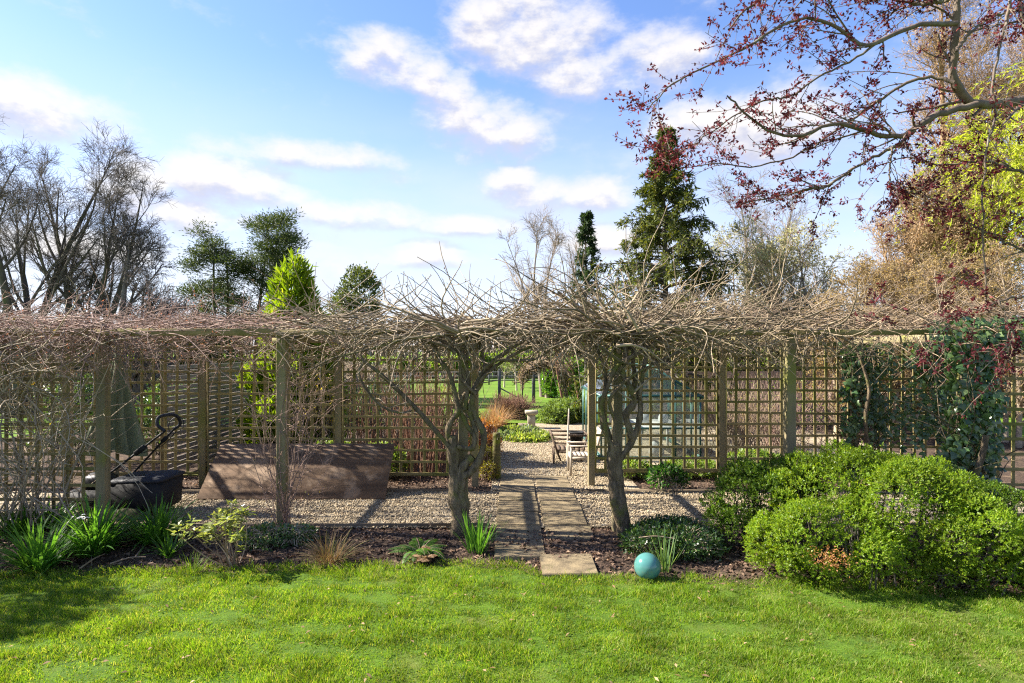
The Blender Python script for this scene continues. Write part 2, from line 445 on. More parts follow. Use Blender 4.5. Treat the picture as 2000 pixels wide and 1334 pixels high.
# grass blades of the near lawn
M['grass_blade'] = leaf_mat('grass_blade', (.085, .17, .012), (.165, .265, .022), .5, .5, .2, c3=(.29, .30, .09), tint=(1.6, 1.5, .5))
nb = 420000
gy = 3.6 + 3.2 * rs.rand(nb) ** 1.15
gxx = (rs.rand(nb) * 2 - 1) * (1.5 + gy * .95)
keep = gy < edge(gxx) + .05 * rs.randn(nb)
keep &= (fbm2(gxx * 2.5, gy * 2.5, 21) + 1.7 * rs.rand(nb)) > -.1
gxx, gy = gxx[keep], gy[keep]; n = len(gy)
near = np.clip((edge(gxx) - gy) / .15, 0, 1)
h = (.016 + .024 * rs.rand(n)) * np.clip(1 + .6 * fbm2(gxx * 3, gy * 3, 22) + .45 * fbm2(gxx * 9, gy * 9, 23), .35, 2) * (1 + .9 * (1 - near) * rs.rand(n))
a = rs.rand(n) * 6.283; w = .0022 + .002 * rs.rand(n)
b0 = np.stack([gxx, gy, lawn_z(gxx, gy) + .008], 1)
sd = np.stack([np.cos(a), np.sin(a), a * 0], 1) * w[:, None]
ln = rs.randn(n, 2) * .5
top = b0 + np.stack([ln[:, 0] * h, ln[:, 1] * h - .1 * h, h], 1)
Vg = np.stack([b0 - sd, b0 + sd, top + sd * .25, top - sd * .25], 1).reshape(-1, 3)
tag(G().add(Vg, Q=np.arange(n * 4).reshape(-1, 4)).build('grass_blades', M['grass_blade']), 'short bright green grass covering the front lawn', 'grass', kind='stuff')

# loose gravel stones
def stones(n, xf, yr, zf, seed, r0=.009, r1=.02):
    r = np.random.RandomState(seed); y = yr[0] + (yr[1] - yr[0]) * r.rand(n)
    x0, x1 = xf(y); x = x0 + (x1 - x0) * r.rand(n); s = r0 + (r1 - r0) * r.rand(n) ** 1.5
    oc = np.array([[1, 0, 0], [0, 1, 0], [-1, 0, 0], [0, -1, 0], [0, 0, .75], [0, 0, -.75]])
    off = oc[None] * (1 + .35 * r.randn(n, 6, 1).clip(-1, 1)) * s[:, None, None]
    an = r.rand(n) * 6.28; ca, sa = np.cos(an)[:, None], np.sin(an)[:, None]
    ox = off[..., 0] * ca - off[..., 1] * sa; oy = off[..., 0] * sa + off[..., 1] * ca
    V = np.stack([x[:, None] + ox, y[:, None] + oy, zf(x, y)[:, None] + s[:, None] * .3 + off[..., 2]], -1).reshape(-1, 3)
    f = np.array([[0, 1, 4], [1, 2, 4], [2, 3, 4], [3, 0, 4], [1, 0, 5], [2, 1, 5], [3, 2, 5], [0, 3, 5]])
    T_ = (np.arange(n)[:, None, None] * 6 + f[None]).reshape(-1, 3)
    return V, T_
g = G()
V, T_ = stones(26000, lambda y: (y * 0 - 6.6, y * 0 + 5.6), (7.95, 10.0), lambda x, y: x * 0 + .008, 31); g.add(V, T=T_)
V, T_ = stones(11000, lambda y: (y * 0 - .36, y * 0 + 2.0), (10.0, 16), lambda x, y: x * 0 + .022, 32); g.add(V, T=T_)
tag(g.build('gravel_stones', M['stone']), 'loose pale pea gravel on the strip and path', 'gravel', kind='stuff')

# bark mulch and fallen leaves
M['chip'] = leaf_mat('bark_chip', (.16, .10, .07), (.075, .05, .036), .12, .8, .2, c3=(.30, .20, .13), tint=(1.2, 1, .8))
def litter(n, xr, yr, zf, seed, l0=.03, l1=.09):
    r = np.random.RandomState(seed)
    x = xr[0] + (xr[1] - xr[0]) * r.rand(n); y = yr[0] + (yr[1] - yr[0]) * r.rand(n)
    k = y > edge(x) + .03 * r.randn(n) - .02; x, y = x[k], y[k]; n = len(x)
    a = r.rand(n) * 6.28
    D = np.stack([np.cos(a), np.sin(a), .25 * r.randn(n)], 1); Nn = np.stack([.35 * r.randn(n), .35 * r.randn(n), np.ones(n)], 1)
    L = l0 + (l1 - l0) * r.rand(n) ** 2
    return np.stack([x, y, zf(x, y) + .008 + .012 * r.rand(n)], 1), D, L, L * (.2 + .4 * r.rand(n)), Nn
g = G()
C, D, L, W, Nn = litter(26000, (-6.8, 6.2), (5.6, 8.0), bed_z, 41); g.leaves(C, D, L, W, Nn, .25)
C, D, L, W, Nn = litter(14000, (-7.5, 6.5), (9.98, 11.6), lambda x, y: -.005 + x * 0, 42, .03, .08); g.leaves(C, D, L, W, Nn, .25)
C, D, L, W, Nn = litter(500, (-6, 6), (7.9, 10.0), lambda x, y: .02 + x * 0, 43, .03, .06); g.leaves(C, D, L, W, Nn, .25)
tag(g.build('bark_mulch', M['chip']), 'brown bark chips and fallen leaves strewn over the beds', 'mulch', kind='stuff')
g = G(); r = np.random.RandomState(44); n = 170
x = r.uniform(-4, 4.5, n); y = 3.8 + 2.4 * r.rand(n); a = r.rand(n) * 6.28
g.leaves(np.stack([x, y, lawn_z(x, y) + .04], 1), np.stack([np.cos(a), np.sin(a), .3 * r.randn(n)], 1), .03 + .035 * r.rand(n), .02, np.stack([.4 * r.randn(n), .4 * r.randn(n), np.ones(n)], 1))
M['dead_leaf'] = leaf_mat('dead_leaf', (.36, .25, .14), (.25, .15, .08), .3, .7, .2, tint=(1.3, 1.1, .8))
tag(g.build('fallen_leaves', M['dead_leaf']), 'scattered dry tan leaves lying on the front lawn', 'leaves', kind='stuff')

# paving path of separate slabs
M['slab'] = rough_mat('concrete_slab', (.245, .19, .11), (.125, .098, .062), 6, .9, .8, 45, c3=(.10, .085, .045), c3s=2.6, c3lo=.52, c3hi=.72, spec=.15, island=.12)
path = bpy.data.objects.new('paving_path', None); COL.objects.link(path); tag(path, kind='structure'); path.location = (.4, 9, 0); ROOT['paving_path'] = np.array((.4, 9, 0.))
def slab_mesh(seed):
    r = np.random.RandomState(seed); bm = bmesh.new(); bmesh.ops.create_cube(bm, size=1.0)
    bmesh.ops.scale(bm, vec=(.60, .605, .06), verts=bm.verts)
    for v in bm.verts: v.co += Vector(r.randn(3) * (.006, .006, .002))
    bmesh.ops.bevel(bm, geom=bm.edges[:], offset=.007, segments=2, affect='EDGES')
    me = bpy.data.meshes.new('paving_slab'); bm.to_mesh(me); bm.free(); me.materials.append(M['slab']); return me
SM = [slab_mesh(i) for i in range(4)]; k = 0
for col, (cx, y0, n) in enumerate(((.085, 6.74, 7), (.735, 7.36, 6))):
    for i in range(n):
        inst('paving_slab', SM[k % 4], (cx + .008 * math.sin(k * 3), y0 + .315 + i * .63, .012 + .004 * math.sin(k * 5)), path, (.004 * math.sin(k), .005 * math.cos(k * 2), (k % 2) * math.pi + .008 * math.sin(k * 7))); k += 1
inst('paving_slab', SM[1], (.62, 6.53, .014), path, (0, 0, .02))

# timber edging boards
M['edging'] = rough_mat('edging_timber', (.20, .155, .10), (.12, .09, .06), 8, .9, .4, 40, (.2, 1, 1))
for (x0, x1, y, lab) in ((-6.3, -.3, 8.0, 'thin timber edging board between front bed and gravel, left of the slabs'), (-7.4, -.68, 10.0, 'thin timber edging board at back of gravel, left of the slabs'),
                          (1.16, 5.8, 10.0, 'thin timber edging board at back of gravel, right of the slabs'), (1.3, 5.8, 8.0, 'thin timber edging board between front bed and gravel, right of the slabs')):
    tag(G().bar((x0, y, .012), (x1, y + .02, .012), .022, .075).build('edging_board', M['edging'], base=((x0 + x1) / 2, y, 0)), lab, 'edging', 'timber edging boards')

# ------------------------------------------------------------------ pergola and trellis
YF, YR = 7.85, 10.4
RX = [-10.2, -7.85, -5.45, -3.06, -.65, 1.40, 3.70, 6.02, 8.4]
post_me = box_mesh('post', (.125, .125, 2.70), M['wood'], .008)
perg = thing('pergola', 'weathered timber pergola of square posts and beams over the gravel strip', 'pergola', (0, YF, 0))
for i, x in enumerate(RX[1:8]):
    inst('post', post_me, (x, YF, 1.29), perg, (0, 0, .02 * math.sin(i * 5)))
def beam(y, xa, xb, z, w, h, name='beam'):
    return G().bar((xa, y, z), (xb, y, z), w, h).build(name, M['lath_h'], perg, bevel=.005)
for a_, b_ in zip(RX[0:8], RX[1:9]):
    beam(YF - .085, a_ + .004 - .06, b_ - .064, 2.645, .04, .095 if a_ < -4 else .07)
for x in RX[1:8]:
    o = G().bar((x, YF + .068, 2.585), (x, YR - .068, 2.575), .05, .11).build('rafter', M['wood'], perg, bevel=.005)
for x in RX[2:4]:
    G().bar((x - .12, YF - .02, 2.54), (x + .12, YF - .02, 2.54), .05, .06).build('bracket', M['wood'], perg)
for j, y in enumerate((8.55, 9.1, 9.65, 10.1)):
    G().bar((-7.9, y, 2.672), (8.4, y, 2.672), .035, .05).build('roof_batten', M['lath_h'], perg)

def lath_meshes(w, h):
    return box_mesh('lath', (.046, .016, h), M['lath_v'], .002), box_mesh('lath', (w, .020, .042), M['lath_h'], .002)
def trellis(name, label, xs, y, z0, nrow, posts, seed, postx=None):
    r = np.random.RandomState(seed)
    t = thing(name, label, 'trellis', ((xs[0] + xs[-1]) / 2, y, 0))
    pm = box_mesh('post', (.115, .115, 2.64), M['wood'], .008)
    if posts:
        for x in (postx or xs): inst('post', pm, (x, y, 1.27), t, (0, 0, r.randn() * .02))
    for a_, b_ in zip(xs[:-1], xs[1:]):
        w = b_ - a_ - .13; cx = (a_ + b_) / 2; ht = (nrow - 1) * .2 + .04
        g = G()
        zc = z0 + (nrow - 1) * .1; V_ = []
        for hx, hz in ((w / 2, ht / 2 + .03), (w / 2 - .024, ht / 2 + .006)):
            for dy in (-.022, .026): V_ += [(cx + sx * hx, y + dy, zc + sz * hz) for sx, sz in ((-1, -1), (1, -1), (1, 1), (-1, 1))]
        Qf = []
        for i in range(4):
            j = (i + 1) % 4; Qf += [[i, j, 8 + j, 8 + i], [4 + j, 4 + i, 12 + i, 12 + j], [j, i, 4 + i, 4 + j], [8 + i, 8 + j, 12 + j, 12 + i]]
        g.add(V_, Q=Qf)
        pan = g.build('trellis_panel', M['lath_v'], t)
        vm, hm = lath_meshes(w - .05, ht)
        nc = int(round(w / .2)) - 1
        for i in range(1, nc + 1):
            inst('lath', vm, (cx - w / 2 + i * w / (nc + 1) + r.randn() * .004, y + .012, z0 + (nrow - 1) * .1 + r.randn() * .01), pan, (0, r.randn() * .009, 0))
        for j in range(nrow):
            inst('lath', hm, (cx, y - .012, z0 + j * .2 + r.randn() * .004), pan, (0, r.randn() * .006, 0))
    return t
trellis('trellis_fence', 'square lattice trellis fence with posts behind the brown board and mower, left of path', RX[0:5], YR, .24, 12, True, 51)
trellis('trellis_fence', 'square lattice trellis fence with posts in front of greenhouse, right of path', RX[5:9], YR, .30, 12, True, 52)
trellis('trellis_screen', 'square lattice screen under tangled vine at far left, behind strap leaved plants', RX[0:3], YF, .22, 12, False, 53)
trellis('trellis_screen', 'square lattice screen at right edge of photo, beside ivy covered post', RX[7:9], YF, .22, 12, False, 54)
G_ = None

# ------------------------------------------------------------------ objects on the gravel
# leaning brown board
M['board'] = rough_mat('brown_board', (.155, .10, .062), (.085, .056, .037), 9, .85, .5, 60, (.10, 1, 1), (.24, .17, .115), 2.8, .50, .66, spec=.15)
b0 = np.array([-5.06, 9.44, .02]); up = np.array([0, .80, .76]); sdv = np.array([3.02, 0.02, .0])
cn = b0 + sdv / 2 + up / 2
xax = sdv / np.linalg.norm(sdv); uax = up / np.linalg.norm(up); nax = np.cross(xax, uax)
bd = G().box(cn, (3.02, np.linalg.norm(up), .02), np.stack([xax, uax, nax], 1)).build('board', M['board'], base=(-3.55, 9.44, 0), bevel=.003)
tag(bd, 'large brown wooden board leaning back against the trellis on the gravel', 'board')

# glazed ball
M['glaze'] = rough_mat('green_glaze', (.075, .22, .20), (.055, .165, .15), 6, .16, .0, c3=(.10, .20, .16), c3s=14, c3lo=.52, c3hi=.66, spec=.6)
bm = bmesh.new(); bmesh.ops.create_uvsphere(bm, u_segments=48, v_segments=32, radius=.138)
me = bpy.data.meshes.new('garden_ball'); bm.to_mesh(me); bm.free(); me.materials.append(M['glaze'])
for p_ in me.polygons: p_.use_smooth = True
o = bpy.data.objects.new('garden_ball', me); COL.objects.link(o); o.location = (1.425, 6.2, .130)
tag(o, 'turquoise glazed ceramic ball at the lawn edge right of the slabs', 'ball')

# lawn mower
M['black'] = plain_mat('black_plastic', (.009, .009, .010), .6, 0, .25)
M['dark'] = plain_mat('dark_metal', (.03, .03, .033), .35, .6)
M['navy'] = plain_mat('blue_black_plastic', (.014, .017, .026), .55, 0, .3)
M['moss'] = rough_mat('mossy_lump', (.075, .075, .035), (.04, .038, .025), 14, .95, .6, 50)
mow = thing('lawn_mower', 'black lawn mower with grass box and long folded handle behind left front post', 'lawn mower', (-5.5, 8.75, 0))
def loft(rings):
    """closed skin over rings of equal length, capped"""
    k = len(rings[0]); V = np.concatenate(rings); n = len(rings); idx = np.arange(n * k).reshape(n, k)
    q = np.stack([idx[:-1], np.roll(idx[:-1], -1, 1), np.roll(idx[1:], -1, 1), idx[1:]], -1).reshape(-1, 4)
    T_ = [[0, i + 1, i] for i in range(1, k - 1)] + [[(n - 1) * k, (n - 1) * k + i, (n - 1) * k + i + 1] for i in range(1, k - 1)]
    return V, q, T_
def rrect(cx, cy, z, hx, hy, c=.06, tilt=0):
    p = [(hx - c, -hy), (hx, -hy + c), (hx, hy - c), (hx - c, hy), (-hx + c, hy), (-hx, hy - c), (-hx, -hy + c), (-hx + c, -hy)]
    return np.array([[cx + a_, cy + b_, z + tilt * a_] for a_, b_ in p])
g = G(); V, q, t_ = loft([rrect(-5.40, 8.72, .10, .35, .28), rrect(-5.40, 8.72, .14, .37, .30), rrect(-5.40, 8.72, .50, .38, .32, .05, tilt=.04)])
g.add(V, Q=q, T=t_); box_ = g.build('grass_box', M['black'], mow)
g = G(); V, q, t_ = loft([rrect(-5.40, 8.72, .504, .40, .335, .05, tilt=.04), rrect(-5.40, 8.72, .54, .40, .335, .05, tilt=.04), rrect(-5.40, 8.72, .575, .33, .26, .05, .04)])
g.add(V, Q=q, T=t_); g.build('box_lid', M['navy'], box_)
g = G(); V, q, t_ = loft([rrect(-6.15, 8.80, .10, .42, .30), rrect(-6.15, 8.80, .26, .42, .30), rrect(-6.15, 8.80, .36, .30, .22)]); g.add(V, Q=q, T=t_); g.build('deck', M['black'], mow)
g = G(); V, q, t_ = loft([rrect(-6.15, 8.80, .36, .20, .18), rrect(-6.15, 8.80, .52, .19, .17), rrect(-6.15, 8.80, .58, .12, .10)]); g.add(V, Q=q, T=t_); g.build('engine', M['dark'], mow)
for (wx, wy, wr) in ((-6.45, 8.47, .12), (-6.45, 9.13, .12), (-5.82, 8.44, .14), (-5.82, 9.16, .14)):
    g = G(); a = np.linspace(0, 2 * math.pi, 19)
    ringc = np.stack([wx + wr * .8 * np.cos(a), np.full(19, wy), wr + wr * .8 * np.sin(a)], 1)
    g.tubes(ringc, np.full(19, wr * .22), 8); wh = g.build('wheel', M['black'], mow)
    g = G(); g.tubes(np.array([[wx, wy - .02, wr], [wx, wy + .02, wr]]), np.array([wr * .68, wr * .68]), 14); g.build('rim', M['dark'], wh)
ha0, ha1 = np.array([-5.98, 8.52, .50]), Pt(322, 842, 8.55)
hb0, hb1 = np.array([-5.90, 9.02, .42]), Pt(340, 838, 9.0)
for p0, p1 in ((ha0, ha1), (hb0, hb1)):
    mid = (p0 + p1) / 2 + (0, 0, .0)
    G().tubes(spline([p0, mid, p1], 10), np.full(10, .016), 8).build('handle_bar', M['dark'], mow)
g = G(); top = [ha1, Pt(308, 830, 8.55), Pt(310, 815, 8.6), Pt(330, 810, 8.75), Pt(346, 813, 8.9), Pt(352, 828, 9.0), hb1]
g.tubes(spline(top, 30), np.full(30, .024), 8); g.build('grip', M['navy'], mow)
a = np.linspace(0, 2 * math.pi, 25); c_ = Pt(344, 830, 8.9)
g = G(); g.tubes(np.stack([c_[0] + .11 * np.cos(a), c_[1] + .05 * np.sin(a), c_[2] + .12 * np.sin(a)], 1), np.full(25, .006), 5); g.build('control_bail', M['dark'], mow)
g = G(); g.bar(ha0 * .45 + ha1 * .55, ha0 * .3 + ha1 * .7, .06, .07); g.build('switch_box', M['black'], mow, bevel=.01)
g = G(); g.bar(hb0 * .25 + hb1 * .75, hb0 * .15 + hb1 * .85, .05, .06); g.build('clamp', M['black'], mow, bevel=.01)
g = G(); cab = spline([ha0 * .4 + ha1 * .6, ha0 * .55 + ha1 * .45 + (0.06, .1, .06), hb0 * .4 + hb1 * .6, hb0 * .2 + hb1 * .8 + (.02, 0, -.05), c_ + (0, 0, -.1)], 24); g.tubes(cab, np.full(24, .006), 5); g.build('cable', M['black'], mow)
r = np.random.RandomState(61)
g = G(); prof = [(.001, .17), (.12, .15), (.22, .08), (.25, .0)]
a = np.arange(18) * 2 * math.pi / 18
V = np.array([[-5.45 + 1.1 * rr * math.cos(t) * (1 + .12 * math.sin(3 * t + hh * 20)), 8.36 + .55 * rr * math.sin(t), hh] for rr, hh in prof for t in a]); idx = np.arange(72).reshape(4, 18)
g.add(V, Q=np.stack([idx[:-1], idx[1:], np.roll(idx[1:], -1, 1), np.roll(idx[:-1], -1, 1)], -1).reshape(-1, 4))
tag(g.build('mossy_stone', M['moss'], smooth=True, base=(-5.45, 8.36, 0)), 'dark mossy stone lying in front of the mower grass box', 'stone')

# folded parasol
M['canvas'] = rough_mat('green_canvas', (.19, .215, .13), (.13, .15, .095), 5, .9, .3, 60, (1, 1, .3))
par = thing('folded_parasol', 'folded green canvas parasol standing behind left front post by the mower', 'parasol', (-6.0, 8.95, 0))
G().tubes(np.array([[-6.0, 8.95, 0], [-6.0, 8.95, 2.45]]), np.array([.024, .024]), 10).build('pole', M['wood'], par)
k = 64; a = np.arange(k) * 2 * math.pi / k; rings = []
for hgt, rr, pl in ((2.36, .035, .0), (2.2, .075, .10), (1.9, .13, .2), (1.55, .20, .28), (1.2, .28, .33), (.88, .36, .34), (.85, .35, .34)):
    fold_ = 1 + pl * np.cos(8 * a + .5 * hgt) + .05 * np.cos(3 * a + hgt)
    rings.append(np.stack([-6.0 + rr * fold_ * np.cos(a) + .02 * np.sin(hgt * 4), 8.95 + rr * .7 * fold_ * np.sin(a), hgt - .05 * np.cos(2 * a) * (hgt < 1)], 1))
V = np.concatenate(rings); idx = np.arange(len(V)).reshape(-1, k)
G().add(V, Q=np.stack([idx[:-1], idx[1:], np.roll(idx[1:], -1, 1), np.roll(idx[:-1], -1, 1)], -1).reshape(-1, 4)).build('canopy', M['canvas'], par, smooth=True)
a = np.linspace(0, 6.283, 13); G().tubes(np.stack([-5.99 + .03 * np.cos(a), np.full(13, 8.92), 2.40 + .03 * np.sin(a)], 1), np.full(13, .006), 5).build('ring', M['bark_grey'], par)
G().lathe((-6.0, 8.95, .0), [(.001, .09), (.05, .09), (.20, .05), (.23, .0)], 20).build('base', M['dark'], par, smooth=True)

# wooden armchair facing left
M['teak'] = rough_mat('grey_teak', (.52, .44, .34), (.38, .32, .25), 9, .85, .3, 50, (.3, 1, 1))
ch = thing('garden_chair', 'pale weathered wooden armchair on the gravel beside the gateway post', 'chair', (1.36, 11.45, 0))
X0, X1, Y0, Y1 = 1.12, 1.56, 11.22, 11.70
for y in (Y0, Y1):
    G().bar((X0, y, .02), (X0 + .01, y, .57), .04, .045, (1, 0, 0)).build('leg', M['teak'], ch)
    G().bar((X1, y, .02), (X1 + .02, y, .40), .04, .045, (1, 0, 0)).build('leg', M['teak'], ch)
    G().bar((X0 - .02, y, .585), (X1 + .06, y, .575), .055, .024).build('armrest', M['teak'], ch)
    G().bar((X1 + .02, y, .40), (X1 + .14, y, .86), .04, .04, (1, 0, 0)).build('back_post', M['teak'], ch)
g = G().bar((X0, Y0, .355), (X0, Y1, .355), .025, .05); g.bar((X1, Y0, .355), (X1, Y1, .355), .025, .05); g.bar((X0, Y0, .355), (X1, Y0, .355), .025, .05); g.bar((X0, Y1, .355), (X1, Y1, .355), .025, .05)
st = g.build('seat_frame', M['teak'], ch)
for i in range(6): G().bar((X0 + .03 + i * .078, Y0 - .01, .392), (X0 + .03 + i * .078, Y1 + .01, .392), .066, .018).build('slat', M['teak'], st)
bk = G().bar((X1 + .14, Y0 - .02, .86), (X1 + .14, Y1 + .02, .86), .03, .06).build('back_rail', M['teak'], ch)
for i in range(5): G().bar((X1 + .03, Y0 + .08 + i * .08, .42), (X1 + .135, Y0 + .08 + i * .08, .84), .04, .014, (1, 0, 0)).build('slat', M['teak'], bk)

# old wooden barrow with bucket, and a pole leaning on it
M['oldwood'] = rough_mat('old_brown_wood', (.16, .11, .075), (.09, .065, .045), 9, .9, .4, 50)
bw = thing('wooden_barrow', 'old dark wooden barrow with slatted sides behind the armchair', 'barrow', (1.25, 12.9, 0))
for y in (12.62, 13.25):
    G().bar((.86, y, .60), (1.62, y, .58), .035, .045).build('rail', M['oldwood'], bw)
    G().bar((.92, y, .42), (1.58, y, .40), .03, .04).build('rail', M['oldwood'], bw)
    G().bar((.98, y, .24), (1.56, y, .22), .035, .05).build('rail', M['oldwood'], bw)
    G().bar((.84, y, .62), (1.05, y, .02), .035, .04, (1, 0, 0)).build('leg', M['oldwood'], bw)
    G().bar((1.62, y, .62), (1.48, y, .02), .035, .04, (1, 0, 0)).build('leg', M['oldwood'], bw)
G().bar((.86, 12.6, .60), (.86, 13.27, .60), .03, .04).build('rail', M['oldwood'], bw); G().bar((1.62, 12.6, .58), (1.62, 13.27, .58), .03, .04).build('rail', M['oldwood'], bw)
for i in range(6): G().bar((1.02 + i * .1, 12.6, .275), (1.02 + i * .1, 13.27, .275), .085, .016).build('floor_slat', M['oldwood'], bw)
a = np.linspace(0, 2 * math.pi, 19)
w_ = G().tubes(np.stack([.88 + 0 * a, 12.50 + .17 * np.cos(a), .19 + .17 * np.sin(a)], 1), np.full(19, .02), 6).build('wheel', M['oldwood'], bw)
g = G()
for t in range(4): g.bar((.88, 12.50 - .15 * math.cos(t * .785), .19 - .15 * math.sin(t * .785)), (.88, 12.50 + .15 * math.cos(t * .785), .19 + .15 * math.sin(t * .785)), .02, .02, (1, 0, 0))
g.build('spokes', M['oldwood'], w_)
bk = thing('bucket', 'black plastic bucket standing in the wooden barrow', 'bucket', (1.42, 12.95, .285))
G().lathe((1.42, 12.95, .285), [(.001, 0), (.12, 0), (.155, .31), (.165, .31), (.165, .335), (.145, .335), (.115, .02), (.001, .02)], 24).build('body', M['black'], bk, smooth=False)
a = np.linspace(0, math.pi, 12); G().tubes(np.stack([1.42 + .15 * np.cos(a), 12.95 - .10 * np.sin(a), .61 - .05 * np.sin(a)], 1), np.full(12, .005), 5).build('handle', M['dark'], bk)
tag(G().tubes(np.array([[1.14, 12.28, 0], [1.18, 12.45, .6], [1.22, 12.60, 1.16]]), np.array([.019, .018, .016]), 8).build('wooden_pole', M['teak'], base=(1.14, 12.28, 0)), 'pale wooden pole leaning upright against the barrow behind the armchair', 'pole')

# mossy log post
M['mosswood'] = rough_mat('mossy_log', (.13, .11, .045), (.08, .07, .035), 10, .9, .6, 40, (1, 1, .4), (.13, .15, .02), 4, .42, .6)
lg = thing('log_post', 'short mossy round log post at the left side of the gravel path', 'post', (-.29, 11.0, 0))
G().lathe((-.29, 11.0, 0), [(.082, 0), (.078, .3), (.074, .6), (.072, .84), (.064, .865), (.001, .87)], 16).build('trunk', M['mosswood'], lg, smooth=True)
G().tubes(np.array([[-.26, 10.94, .76], [-.255, 10.915, .765]]), np.array([.024, .02]), 10).build('cut_knot', M['teak'], lg)

# stone pedestal
M['limestone'] = rough_mat('limestone', (.40, .35, .25), (.28, .24, .165), 8, .9, .5, 40)
pd = thing('stone_pedestal', 'small square stone pedestal with wider cap beyond the low leafy patch', 'pedestal', (.60, 18.2, 0))
G().box((.60, 18.2, .03), (.34, .34, .06)).build('plinth', M['limestone'], pd, bevel=.01)
G().box((.60, 18.2, .24), (.24, .24, .36)).build('shaft', M['limestone'], pd, bevel=.015)
V, q, t_ = loft([rrect(.60, 18.2, .42, .13, .13, .02), rrect(.60, 18.2, .47, .20, .20, .02), rrect(.60, 18.2, .55, .20, .20, .02)]); G().add(V, Q=q, T=t_).build('cap', M['limestone'], pd)

# greenhouse
M['green_frame'] = plain_mat('green_painted_aluminium', (.025, .10, .085), .4, .3)
def glass_material():
    m, T, out = new_mat('greenhouse_glass')
    g = T.n('ShaderNodeNewGeometry'); nz = T.noise(g.outputs['Position'], 2.0, 4)
    gl = T.n('ShaderNodeBsdfGlossy'); gl.inputs['Roughness'].default_value = .06
    tr = T.n('ShaderNodeBsdfTransparent'); tr.inputs[0].default_value = (.86, .91, .89, 1)
    df = T.n('ShaderNodeBsdfDiffuse'); df.inputs[0].default_value = (.55, .60, .58, 1)
    fr = T.n('ShaderNodeFresnel'); fr.inputs[0].default_value = 1.45
    m1 = T.n('ShaderNodeMixShader'); T.l(T.smooth(nz, .35, .7, .10, .30), m1.inputs[0]); T.l(tr.outputs[0], m1.inputs[1]); T.l(df.outputs[0], m1.inputs[2])
    m2 = T.n('ShaderNodeMixShader'); T.l(T.math('ADD', fr.outputs[0], .03), m2.inputs[0]); T.l(m1.outputs[0], m2.inputs[1]); T.l(gl.outputs[0], m2.inputs[2]); T.l(m2.outputs[0], out.inputs[0])
    return m
M['glass'] = glass_material()
GX0, GX1, GY0, GY1, GE, GR = 1.93, 4.08, 12.75, 16.0, 1.42, 2.07
GM = (GX0 + GX1) / 2
gh = thing('greenhouse', 'green framed glass greenhouse with gable roof behind the right trellis', 'greenhouse', (GM, 14, 0))
fr = lambda a_, b_, w=.035: G().bar(a_, b_, w, w, (0, 1, .01) if abs(a_[1] - b_[1]) < .1 else (0, 0, 1)).build('frame_bar', M['green_frame'], gh)
def pane(V): G().add(np.array(V), Q=[[0, 1, 2, 3]]).build('pane', M['glass'], gh)
for y in (GY0, GY1):
    for x in (GX0, GX0 + .54, GX0 + 1.08, GX0 + 1.61, GX1):
        ztop = GE + (GR - GE) * (1 - abs(x - GM) / (GM - GX0)); fr((x, y, .05), (x, y, ztop))
    fr((GX0, y, GE), (GX1, y, GE), .06); fr((GX0, y, .08), (GX1, y, .08), .06); fr((GX0, y, .72), (GX1, y, .72))
    fr((GX0 - .06, y, GE - .04), (GM, y, GR), .055); fr((GM, y, GR), (GX1 + .06, y, GE - .04), .055)
for x in (GX0, GX1):
    fr((x, GY0, GE), (x, GY1, GE), .06); fr((x, GY0, .08), (x, GY1, .08), .06)
    for i in range(1, 5): fr((x, GY0 + i * .65, .05), (x, GY0 + i * .65, GE)); fr((x, GY0 + i * .65, GE), (GM, GY0 + i * .65, GR))
    for i in range(5):
        ya, yb = GY0 + i * .65 + .02, GY0 + i * .65 + .63
        pane([[x, ya, .1], [x, yb, .1], [x, yb, .72], [x, ya, .72]]); pane([[x, ya, .74], [x, yb, .74], [x, yb, GE - .02], [x, ya, GE - .02]])
        pane([[x, ya, GE + .03], [x, yb, GE + .03], [GM, yb, GR + .01], [GM, ya, GR + .01]])
fr((GM, GY0, GR), (GM, GY1, GR), .05)
for y in (GY0, GY1):
    xs_ = (GX0, GX0 + .54, GX0 + 1.08, GX0 + 1.61, GX1)
    for xa, xb in zip(xs_[:-1], xs_[1:]):
        za, zb = [GE + (GR - GE) * (1 - abs(x - GM) / (GM - GX0)) for x in (xa, xb)]
        pane([[xa + .02, y, .1], [xb - .02, y, .1], [xb - .02, y, .71], [xa + .02, y, .71]])
        pane([[xa + .02, y, .74], [xb - .02, y, .74], [xb - .02, y, GE - .03], [xa + .02, y, GE - .03]])
        pane([[xa + .02, y, GE + .03], [xb - .02, y, GE + .03], [xb - .02, y, max(zb - .03, GE + .035)], [xa + .02, y, max(za - .03, GE + .035)]])
M['white'] = plain_mat('pale_painted_wood', (.62, .61, .57), .6)
bn = thing('potting_bench', 'pale potting bench inside the greenhouse', 'bench', (3.35, 13.9, 0))
G().box((3.40, 14.0, .66), (1.1, 1.6, .04)).build('top', M['white'], bn)
for x in (2.9, 3.9):
    for y in (13.25, 14.75): G().box((x, y, .32), (.05, .05, .64)).build('leg', M['white'], bn)
M['sack'] = plain_mat('white_plastic_sack', (.42, .43, .43), .6)
